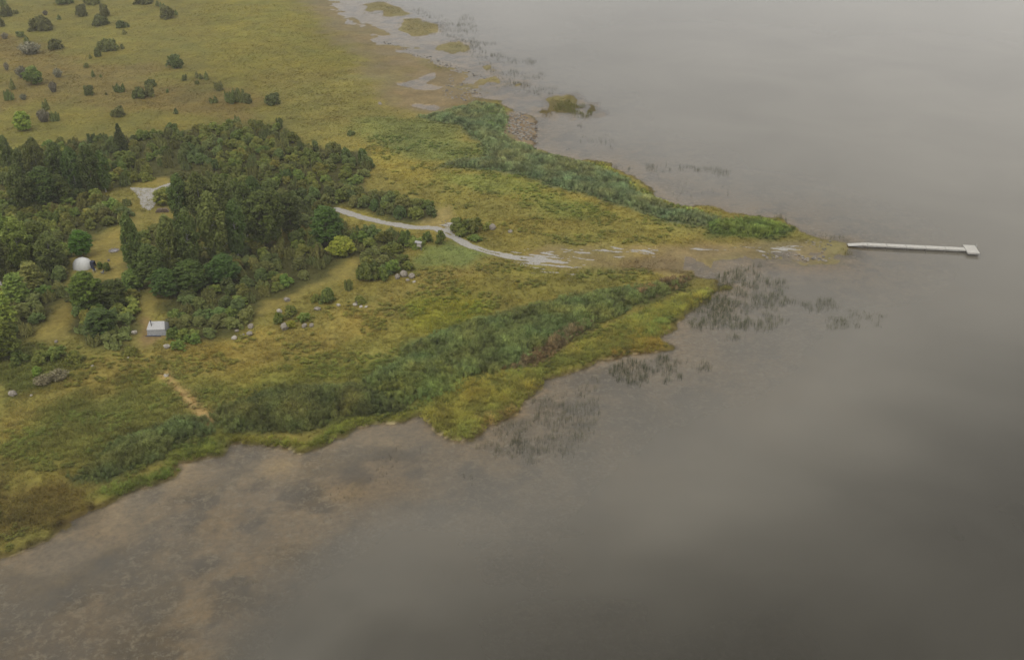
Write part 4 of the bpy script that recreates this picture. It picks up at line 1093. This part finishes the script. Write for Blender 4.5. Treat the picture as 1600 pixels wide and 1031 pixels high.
scatter('water_reeds', 'sparse dark reed stems standing in the shallow water', 'reeds', A, S, T, TUFT['stem'], 5)

# ------------------------------------------------------------------ gravel track and patches
M_GRAVEL = plain('gravel', (.30, .285, .255), .95, 3.0, .22, spec=.1, bump=.3)
def cells(name, px_poly, keep, step, lift, mat):
    p = poly_w(px_poly, .8); lo, hi = p.min(0) - 3, p.max(0) + 3
    xs = np.arange(lo[0], hi[0], step); ys = np.arange(lo[1], hi[1], step)
    X, Y = np.meshgrid(xs, ys)
    X = X + (vnoise(X * 3.1, Y * 3.1, 3) - .5) * step * .9; Y = Y + (vnoise(X * 2.7, Y * 3.3, 5) - .5) * step * .9
    Z = bil(HH, X, Y) + lift
    F = grid_faces(len(xs), len(ys))
    cxy = np.stack([X, Y], -1).reshape(-1, 2)[F].mean(1)
    k = keep(cxy[:, 0], cxy[:, 1], p)
    F = F[k]
    used = np.unique(F); mp_ = np.full(X.size, -1); mp_[used] = np.arange(len(used))
    V = np.stack([X, Y, Z], -1).reshape(-1, 3)[used]
    return mesh_np(name, V, [mp_[F]], mat, smooth=True)
def track_keep(x, y, p):
    d = line_d(TRACK, x, y)
    n = fbm(x, y, 2.2, 3, 301)
    far = sst(40, 52, x + 90) 
    mid = (d > .32 + .2 * n) | (fbm(x, y, 6, 2, 303) > .25) | (x < P(690, 366).x)
    return (d < 1.25 + .35 * n) & mid
tk = cells('gravel_track', [(515, 322), (560, 330), (700, 350), (860, 395), (860, 420), (700, 385), (520, 345)], track_keep, .3, .05, M_GRAVEL)
tag(tk, kind='structure')
def patch_keep(th, feather=2.0, stretch=True):
    def f(x, y, p):
        s = sdf(p, x, y)
        n = fbm(x * .45 + y * .25, y * 1.5 + x * .2, 1.5, 3, 311) if stretch else fbm(x, y, 3, 3, 312)
        return s / feather + n * 1.3 > th
    return f
for nm, pg, th_, fe in (
    ('gravel_spill', [(785, 400), (820, 401), (880, 396), (910, 392), (916, 402), (895, 412), (908, 420), (870, 425), (838, 418), (800, 409)], .50, 4.5),
    ('gravel_spill', [(900, 392), (950, 388), (1030, 388), (1030, 394), (985, 392), (970, 400), (955, 394), (900, 402)], .75, 3.0),
    ('gravel_spill', [(700, 352), (716, 350), (712, 366), (690, 368), (686, 356)], .5, 1.6),
    ('gravel_spill', [(1030, 384), (1120, 383), (1240, 380), (1290, 386), (1240, 390), (1120, 389)], .95, 2.5)):
    o = cells(nm, pg, patch_keep(th_, fe), .28, .035, M_GRAVEL); tag(o, kind='structure')
o = cells('gravel_clearing', [(205, 297), (240, 298), (262, 290), (274, 284), (272, 292), (258, 298), (248, 304), (250, 314), (244, 322), (236, 332), (224, 328), (216, 312)],
          lambda x, y, p: sdf(p, x, y) + .5 * fbm(x, y, 3, 2, 321) > 0, .4, .04, M_GRAVEL)
tag(o, kind='structure')

# ------------------------------------------------------------------ boulders and stones
M_ROCK = plain('rock', (.215, .19, .155), .9, 2.5, .45, spec=.2, bump=.5)
M_ROCKP = plain('pale_rock', (.33, .30, .25), .9, 2.5, .3, spec=.2, bump=.4)
M_ROCKD = plain('wet_rock', (.11, .10, .085), .6, 2.5, .4, spec=.4, bump=.4)
def rock_mesh(seed, mat):
    import bmesh
    rng = np.random.RandomState(seed)
    bm = bmesh.new(); bmesh.ops.create_icosphere(bm, subdivisions=3, radius=1.0)
    pl = rvec(rng, 9); off = rng.uniform(.62, .95, 9)
    for v in bm.verts:
        p = np.array(v.co)
        for q, of in zip(pl, off):
            dd = p @ q - of
            if dd > 0: p = p - q * dd * .9
        p = p * (1 + .07 * math.sin(p[0] * 5 + seed) * math.sin(p[1] * 4 + p[2] * 5))
        v.co = p
    me = bpy.data.meshes.new('rock'); bm.to_mesh(me); bm.free()
    me.polygons.foreach_set('use_smooth', np.zeros(len(me.polygons), bool))
    me.materials.append(mat)
    return me
ROCKS = [rock_mesh(400 + i, M_ROCK) for i in range(5)]; ROCKSP = [rock_mesh(420 + i, M_ROCKP) for i in range(4)]; ROCKSD = [rock_mesh(440 + i, M_ROCKD) for i in range(3)]
def boulder(px, py, w, hr, label, pal=None, name='boulder', group=None):
    q = PG(px, py); s = w / ppm(q.x, q.y) / 2
    me = vrng.choice(pal or ROCKS)
    o = bpy.data.objects.new(name, me); COL.objects.link(o)
    o.location = (q.x, q.y, hz(q.x, q.y) + s * hr * .55); o.scale = (s * vrng.uniform(.95, 1.15), s * vrng.uniform(.8, 1.0), s * hr)
    o.rotation_euler = (vrng.uniform(-.2, .2), vrng.uniform(-.2, .2), vrng.uniform(0, 6.28))
    return tag(o, label, 'boulder', group)
for px, py, w, hr, lb, pal in [
    (210, 521, 10, .8, 'pale boulder left of the grey tent', ROCKSP), (261, 543, 12, .75, 'pale triangular boulder in the grass below the grey tent', ROCKSP),
    (392, 512, 10, .85, 'upper boulder at the lower end of the mown way', ROCKS), (390, 524, 12, .75, 'large grey boulder at the lower end of the mown way', ROCKS),
    (366, 529, 10, .6, 'pale flat boulder left of the large one at the end of the mown way', ROCKSP), (379, 525, 8, .6, 'small boulder between the pale flat and the large grey one', ROCKS),
    (370, 518, 7, .7, 'small boulder behind the pale flat one', ROCKS), (88, 535, 6, .8, 'small boulder on the shaded path at the left', ROCKS),
    (20, 617, 14, .7, 'grey boulder in the meadow by the left edge', ROCKS), (448, 470, 11, .7, 'grey boulder on the mown way above the boulder garden', ROCKS),
    (437, 488, 10, .7, 'pale boulder at the upper left of the boulder garden', ROCKSP), (445, 514, 16, .85, 'biggest dark boulder in front of the boulder garden', ROCKS),
    (476, 511, 10, .8, 'left one of the twin boulders right of the boulder garden', ROCKS), (487, 510, 9, .8, 'right one of the twin boulders right of the boulder garden', ROCKS),
    (496, 484, 11, .55, 'flat boulder below the dark bush on the mown way', ROCKS), (529, 478, 6, 1.0, 'small pale stone under the dark bush on the mown way', ROCKSP),
    (559, 473, 8, 1.25, 'upright pale boulder in front of the round bush', ROCKSP), (555, 477, 8, .6, 'low boulder left of the upright pale one', ROCKSP),
    (564, 480, 7, .5, 'flat stone below the upright pale boulder', ROCKSP), (572, 480, 6, .5, 'rightmost flat stone by the upright pale boulder', ROCKSP),
    (621, 435, 10, 1.0, 'left boulder of the pile of three', ROCKS), (631, 432, 13, 1.0, 'largest middle boulder of the pile of three', ROCKS), (644, 434, 12, .85, 'right boulder of the pile of three', ROCKS),
    (637, 439, 8, .6, 'small stone in front of the pile of three boulders', ROCKS), (647, 441, 6, .5, 'small flat stone right of the pile of three boulders', ROCKSP),
    (768, 358, 14, .8, 'grey boulder beside the low bush at the track bend', ROCKS), (797, 363, 8, .6, 'small boulder in the grass right of the track bend', ROCKS),
    (594, 163, 8, .5, 'lone stone on the flat meadow near the mudflat', ROCKS), (260, 587, 10, .4, 'flat stone slab at the head of the straw footpath', ROCKSP),
    (200, 560, 5, .5, 'small pale stone in the grass left of the tent path', ROCKSP), (49, 618, 5, .5, 'small pale stone in the meadow right of the edge boulder', ROCKSP), (144, 572, 5, .5, 'small pale stone below the row of bushes', ROCKSP),
    (1270, 405, 7, .6, 'dark shore stone at the tip of the point', ROCKSD), (887, 233, 6, .5, 'dark rock standing in the water off the reed belt', ROCKSD)]:
    boulder(px, py, w, hr, lb, pal)
# stony shore: loose stones, nobody could count them
def stone_scatter(name, label, polys, seed, pal):
    rng = np.random.RandomState(seed); A = []; S = []; C = []
    for pg, d, sz in polys:
        x, y = fill(pg, d, 330 + seed, 0, 1.5)
        s = sz * rng.uniform(.4, 1.4, len(x)); z = np.maximum(bil(HH, x, y), -.1)
        A.append(np.stack([x, y, z + s * .15], 1)); S.append(np.stack([s, s * rng.uniform(.7, 1, len(x)), s * .6], 1))
    A = np.concatenate(A); S = np.concatenate(S)
    T = np.ones((len(A), 3))
    pr = []
    for me in pal:
        pr.append(bpy.data.objects.new('stone', me))
    return scatter(name, label, 'stones', A, S, T, pr, seed)
stone_scatter('shore_stones', 'grey shore stones on the small beach and at the tip of the point', [
    ([(792, 178), (815, 175), (838, 198), (840, 222), (815, 222), (792, 205)], 1.2, .45), ([(1190, 394), (1240, 392), (1300, 400), (1290, 408), (1240, 404), (1200, 402)], .8, .35),
    ([(700, 115), (760, 150), (740, 162), (690, 150)], .35, .4), ([(590, 60), (650, 80), (740, 110), (770, 125), (700, 110)], .22, .45), ([(1255, 366), (1300, 376), (1290, 392), (1262, 392)], .5, .3),
    ([(690, 352), (712, 350), (712, 362), (690, 362)], .5, .3)], 9, ROCKS[:2] + ROCKSD[:1])

# ------------------------------------------------------------------ simple solid builder
class MB:
    def __init__(s): s.v = []; s.f = []
    def box(s, a, b):
        i = len(s.v); (x0, y0, z0), (x1, y1, z1) = a, b
        s.v += [(x0, y0, z0), (x1, y0, z0), (x1, y1, z0), (x0, y1, z0), (x0, y0, z1), (x1, y0, z1), (x1, y1, z1), (x0, y1, z1)]
        s.f += [(i, i + 3, i + 2, i + 1), (i + 4, i + 5, i + 6, i + 7), (i, i + 1, i + 5, i + 4), (i + 1, i + 2, i + 6, i + 5), (i + 2, i + 3, i + 7, i + 6), (i + 3, i, i + 4, i + 7)]
        return s
    def bar(s, a, b, r, sides=6):
        v, f = tube([a, b], [r, r], sides); i = len(s.v)
        s.v += [tuple(q) for q in v]; s.f += [tuple(int(k) + i for k in q) for q in f]
        s.f += [tuple(i + k for k in range(sides))[::-1], tuple(i + sides + k for k in range(sides))]
        return s
    def face(s, pts):
        i = len(s.v); s.v += [tuple(p) for p in pts]; s.f.append(tuple(range(i, i + len(pts)))); return s
    def build(s, name, mat, parent=None, smooth=False):
        me = bpy.data.meshes.new(name); me.from_pydata(s.v, [], s.f); me.update(); me.materials.append(mat)
        if smooth: me.polygons.foreach_set('use_smooth', np.ones(len(me.polygons), bool))
        o = bpy.data.objects.new(name, me); COL.objects.link(o)
        if parent: o.parent = parent
        return o

# ------------------------------------------------------------------ jetty
M_DECK = plain('weathered_deck', (.44, .425, .385), .8, 1.5, .14, spec=.2)
M_BEAM = plain('weathered_beam', (.30, .29, .265), .85, 2.0, .2, spec=.2)
M_POST = plain('wet_post', (.08, .075, .065), .7, 4, .3)
ja, jb = P(1325, 380, .75), P(1508, 389, .75)
jd = Vector((jb.x - ja.x, jb.y - ja.y, 0)); JL = jd.length
jet = empty('jetty', (ja.x, ja.y, 0), math.atan2(jd.y, jd.x))
tag(jet, 'long white wooden jetty with a square end platform off the point', 'jetty')
JW, JZ = 0.85, .78
segs = 6; sl_ = JL / segs
for i in range(segs):
    x0 = i * sl_; m = MB()
    npl = int(sl_ / .2)
    for k in range(npl):
        a = x0 + .05 + k * (sl_ - .1) / npl
        zz = JZ + vrng.uniform(-.004, .004)
        if i == 0 and False: zz = JZ
        t = min(1, (a + .1) / 4.5) if i == 0 else 1
        zb = .32 + (zz - .32) * t
        m.box((a, -JW, zb - .045), (a + (sl_ - .1) / npl - .015, JW, zb))
    m.build('deck_section', M_DECK, jet)
    m = MB()
    xs = x0 if i else 4.0
    for s in (-1, 1):
        m.box((xs + .04, s * (JW - .06) - .05, JZ - .36), (x0 + sl_ - .04, s * (JW - .06) + .05, JZ - .05))
    m.build('side_beam', M_BEAM, jet)
    for s in (-1, 1):
        MB().bar((x0 + sl_, s * (JW - .12), -2.6), (x0 + sl_, s * (JW - .12), JZ - .06), .09).build('post', M_POST, jet)
PW, PL = 2.7, 2.9
plat = MB()
for k in range(15):
    a = JL + .02 + k * PL / 15
    plat.box((a, -PW + .1, JZ + .02), (a + PL / 15 - .02, PW - .3, JZ + .075))
pt = plat.build('end_platform', M_DECK, jet)
fr_ = MB()
for s in (-PW + .16, PW - .36): fr_.box((JL + .03, s - .06, JZ - .36), (JL + PL - .03, s + .06, JZ + .015))
for s in (.1, PL - .12): fr_.box((JL + s - .05, -PW + .24, JZ - .35), (JL + s + .05, PW - .44, JZ + .012))
fr_.build('platform_frame', M_BEAM, pt)
for sx in (.3, PL - .3):
    for sy in (-PW + .4, PW - .6): MB().bar((JL + sx, sy, -2.8), (JL + sx, sy, JZ - .02), .1).build('post', M_POST, jet)
lad = MB()
for s in (-.22, .22): lad.bar((JL + PL + .06, 1.2 + s, -.6), (JL + PL + .06, 1.2 + s, JZ + 1.0), .025)
for k in range(5): lad.bar((JL + PL + .06, .98, -.4 + k * .27), (JL + PL + .06, 1.42, -.4 + k * .27), .02)
lad.build('ladder', plain('steel', (.55, .55, .55), .4, 3, .1, metal=.6), jet)

# ------------------------------------------------------------------ tents
M_CANVAS = plain('grey_canvas', (.37, .365, .355), .85, 3, .12, spec=.15)
M_CANVASD = plain('grey_wall_canvas', (.28, .285, .285), .85, 4, .2, spec=.15)
M_WHITE = plain('white_canvas', (.52, .52, .50), .8, 2, .06, spec=.15)
M_BLACK = plain('black_metal', (.02, .02, .02), .5, 5, .2)
M_NAVY = plain('navy_fabric', (.03, .035, .06), .8, 5, .3)
q = PG(245, 524); tent = empty('cabin_tent', (q.x, q.y, hz(q.x, q.y)), R(3))
tag(tent, 'grey canvas cabin tent with a black stovepipe beside the leafy bushes', 'tent')
TWd, TDp, WH, RH = 1.85, 3.2, 1.45, 2.55      # half width, depth, wall height, ridge height
RI = .28
def quad_thick(pts, th=.02):
    p = [Vector(a) for a in pts]; nrm = (p[1] - p[0]).cross(p[2] - p[0]).normalized() * th
    m = MB(); n = len(p)
    m.v = [tuple(a) for a in p] + [tuple(a - nrm) for a in p]
    m.f = [tuple(range(n)), tuple(range(2 * n - 1, n - 1, -1))] + [(i, i + n, (i + 1) % n + n, (i + 1) % n) for i in range(n)]
    return m
wl = quad_thick([(-TWd - .12, -.12, 0), (TWd + .12, -.12, 0), (TWd, 0, WH), (-TWd, 0, WH)]); wl.build('front_wall', M_CANVASD, tent)
quad_thick([(TWd + .12, TDp + .12, 0), (-TWd - .12, TDp + .12, 0), (-TWd, TDp, WH), (TWd, TDp, WH)]).build('back_wall', M_CANVASD, tent)
for s in (-1, 1):
    g_ = [(s * (TWd + .12), -.10, 0), (s * (TWd + .12), TDp + .10, 0), (s * TWd, TDp, WH), (s * (TWd - RI), TDp / 2, RH), (s * TWd, 0, WH)]
    quad_thick(g_ if s > 0 else g_[::-1]).build('gable_wall', M_CANVASD, tent)
rf = quad_thick([(-TWd - .08, -.10, WH - .05), (TWd + .08, -.10, WH - .05), (TWd - RI, TDp / 2, RH + .02), (-TWd + RI, TDp / 2, RH + .02)], .03).build('roof_panel', M_CANVAS, tent)
quad_thick([(TWd + .08, TDp + .10, WH - .05), (-TWd - .08, TDp + .10, WH - .05), (-TWd + RI, TDp / 2, RH + .02), (TWd - RI, TDp / 2, RH + .02)], .03).build('roof_panel', M_CANVAS, tent)
MB().bar((-1.0, .75, 1.6), (-1.0, .75, 3.1), .085, 8).bar((-1.0, .75, 3.06), (-1.0, .75, 3.22), .14, 8).build('stovepipe', M_BLACK, tent)
gy = MB()
for sx, sy in ((-1, 0), (1, 0), (1, 1), (-1, 1)):
    gy.bar((sx * TWd, sy * TDp, WH - .05), (sx * (TWd + .9), sy * TDp + (1.0 if sy else -1.0), .02), .012, 4)
gy.build('guy_lines', M_BLACK, tent)
quad_thick([(TWd + .1, -.15, .02), (TWd + .75, -.35, .02), (TWd + .05, .0, WH * .9)]).build('door_flap', M_CANVASD, tent)
MB().box((-TWd - .45, -.55, .005), (TWd - .9, -.14, .06)).build('ground_sheet', M_NAVY, tent)

# white bell-shaped tent
q = PG(127, 421); wt = empty('dome_tent', (q.x, q.y + 1.2, hz(q.x, q.y + 1.2)), 0)
tag(wt, 'white dome tent half hidden by bushes at the grass clearing', 'tent')
V = []; F = []
nr, ns = 9, 16
for r in range(nr):
    t = r / (nr - 1); z = 2.45 * math.sin(t * math.pi / 2); rad = 2.25 * math.cos(t * math.pi / 2) ** .9 if r < nr - 1 else 0.03
    for s in range(ns):
        a = 2 * math.pi * s / ns; sag = 1 - .035 * (1 if s % 2 else 0)
        V.append((math.cos(a) * rad * 1.1 * sag, math.sin(a) * rad * .95 * sag, z))
for r in range(nr - 1):
    for s in range(ns):
        F.append((r * ns + s, r * ns + (s + 1) % ns, (r + 1) * ns + (s + 1) % ns, (r + 1) * ns + s))
m = MB(); m.v, m.f = V, F; m.build('canopy', M_WHITE, wt)
po = MB()
for s in range(0, ns, 4):
    for r in range(nr - 1): po.bar(Vector(V[r * ns + s]) * 1.012, Vector(V[(r + 1) * ns + s]) * 1.012, .02, 4)
po.build('tent_pole', M_WHITE, wt)
V2 = [(2.05, -.75, .02), (3.0, -.8, .02), (3.0, .8, .02), (2.05, .75, .02), (2.1, -.6, 1.65), (2.85, -.65, 1.5), (2.85, .65, 1.5), (2.1, .6, 1.65)]
m = MB(); m.v = V2; m.f = [(4, 5, 6, 7), (0, 1, 5, 4), (2, 3, 7, 6)]; m.build('porch', M_NAVY, wt)

# camping chairs, table, bench, notice board, fire ring, log pile
def folding_chair(px, py, rz, label):
    q = PG(px, py); e = empty('folding_chair', (q.x, q.y, hz(q.x, q.y)), rz); tag(e, label, 'chair')
    quad_thick([(-.3, -.28, .46), (.3, -.28, .46), (.3, .25, .40), (-.3, .25, .40)]).build('seat', M_NAVY, e)
    quad_thick([(-.3, .25, .42), (.3, .25, .42), (.3, .48, 1.0), (-.3, .48, 1.0)]).build('backrest', M_NAVY, e)
    for sx in (-1, 1):
        MB().bar((sx * .32, -.3, 0), (sx * .32, .3, .5), .016, 5).build('leg', M_WHITE, e)
        MB().bar((sx * .32, .34, 0), (sx * .32, -.28, .6), .016, 5).build('leg', M_WHITE, e)
        MB().box((sx * .32 - .03, -.3, .6), (sx * .32 + .03, .3, .63)).build('armrest', M_WHITE, e)
folding_chair(148, 425, R(40), 'dark folding chair just right of the white tent')
folding_chair(160, 428.5, R(-50), 'dark folding chair farther right of the white tent')
def table(name, px, py, rz, L_, W_, H_, label, cat, mat, matl):
    q = PG(px, py); e = empty(name, (q.x, q.y, hz(q.x, q.y)), rz); tag(e, label, cat)
    t = MB()
    for k in range(4): t.box((-L_ / 2, -W_ / 2 + k * W_ / 4, H_ - .05), (L_ / 2, -W_ / 2 + (k + 1) * W_ / 4 - .012, H_))
    t.build('table_top' if cat == 'table' else 'seat', mat, e)
    for sx in (-1, 1):
        for sy in (-1, 1): MB().box((sx * (L_ / 2 - .15) - .04, sy * (W_ / 2 - .06) - .04, -.02), (sx * (L_ / 2 - .15) + .04, sy * (W_ / 2 - .06) + .04, H_ - .052)).build('leg', matl, e)
    return e
M_WOODG = plain('grey_wood', (.22, .20, .18), .85, 4, .3)
table('camping_table', 264, 504, R(15), 1.2, .7, .75, 'dark camping table behind the right corner of the grey tent', 'table', M_BLACK, M_BLACK)
table('bench', 243, 307, R(-50), 1.7, .45, .48, 'dark wooden bench at the rim of the gravel clearing', 'bench', M_WOODG, M_WOODG)
q = PG(655, 391); nb = empty('notice_board', (q.x, q.y, hz(q.x, q.y)), R(-25))
tag(nb, 'roofed wooden notice board on the grass below the gravel track', 'notice board')
for s in (-.6, .6): MB().box((s - .06, -.06, -.05), (s + .06, .06, 2.25)).build('post', M_WOODG, nb)
MB().box((-.53, -.03, .95), (.53, .03, 1.95)).build('panel', plain('board_paper', (.50, .47, .42), .7, 4, .2), nb)
for s in (-1, 1): quad_thick([(-.95, s * .55, 2.12), (.95, s * .55, 2.12), (.95, 0, 2.5), (-.95, 0, 2.5)] if s < 0 else [(.95, s * .55, 2.12), (-.95, s * .55, 2.12), (-.95, 0, 2.5), (.95, 0, 2.5)], .04).build('roof_panel', plain('shingle_grey', (.30, .29, .28), .85, 5, .25), nb)
q = PG(178, 392); fp = empty('fire_ring', (q.x, q.y, hz(q.x, q.y)), 0); tag(fp, 'ring of stones around an old fireplace on the grass clearing', 'fireplace')
for k in range(11):
    a = k / 11 * 6.283; o = bpy.data.objects.new('stone', ROCKS[k % 5]); o.parent = fp; COL.objects.link(o)
    o.location = (math.cos(a) * 1.15, math.sin(a) * 1.15, .12); o.scale = (.27, .24, .2); o.rotation_euler = (0, 0, a * 3)
m = MB(); n_ = 20
m.v = [(math.cos(i / n_ * 6.283) * 1.0, math.sin(i / n_ * 6.283) * 1.0, .07) for i in range(n_)] + [(0, 0, .12)]
m.f = [(i, (i + 1) % n_, n_) for i in range(n_)]; m.build('ash', plain('ash', (.20, .19, .19), .95, 4, .4), fp)
q = PG(170, 408); st = MB().bar((0, 0, -.03), (0, 0, .42), .28, 9).build('trunk_section', M_BARK); st.name = 'tree_stump'
st.location = (q.x, q.y, hz(q.x, q.y)); tag(st, 'small dark tree stump on the grass clearing near the fireplace', 'stump')
q = PG(254, 331); lp = empty('log_pile', (q.x, q.y, hz(q.x, q.y)), R(5)); tag(lp, 'pile of brown logs under the pale tree by the gravel clearing', 'log pile')
MLOG = plain('log', (.16, .12, .09), .9, 5, .4)
for row in range(3):
    for k in range(9 - row):
        r_ = vrng.uniform(.14, .19); x_ = (k - (8 - row) / 2) * .40
        MB().bar((x_, -.6 + vrng.uniform(-.1, .1), .17 + row * .29), (x_ + vrng.uniform(-.1, .1), .6 + vrng.uniform(-.1, .1), .17 + row * .29), r_, 8).build('log', MLOG, lp)

# ------------------------------------------------------------------ haze
def haze_box():
    lo, hi = (-5200, -3200, -4.5), (5200, 5200, 112)
    lo = (min(GX[0], -5200) - 50, min(GY[0], -3200) - 50, -4.5); hi = (max(GX[-1], 5200) + 50, max(GY[-1], 5200) + 50, 112)
    v = [(x, y, z) for z in (lo[2], hi[2]) for y in (lo[1], hi[1]) for x in (lo[0], hi[0])]
    f = [(0, 2, 3, 1), (4, 5, 7, 6), (0, 1, 5, 4), (2, 6, 7, 3), (0, 4, 6, 2), (1, 3, 7, 5)]
    m, t, out = newmat('haze')
    pv = N(t, 'ShaderNodeVolumePrincipled')
    pv.inputs['Color'].default_value = (.92, .91, .88, 1)
    pv.inputs['Density'].default_value = HAZE
    pv.inputs['Anisotropy'].default_value = 0.0
    t.links.new(pv.outputs[0], out.inputs['Volume'])
    o = mesh_np('haze', v, [np.array(f)], m)
    tag(o, 'thin pale haze over the whole shore', 'haze', kind='stuff')
HAZE = 0.00016
haze_box()
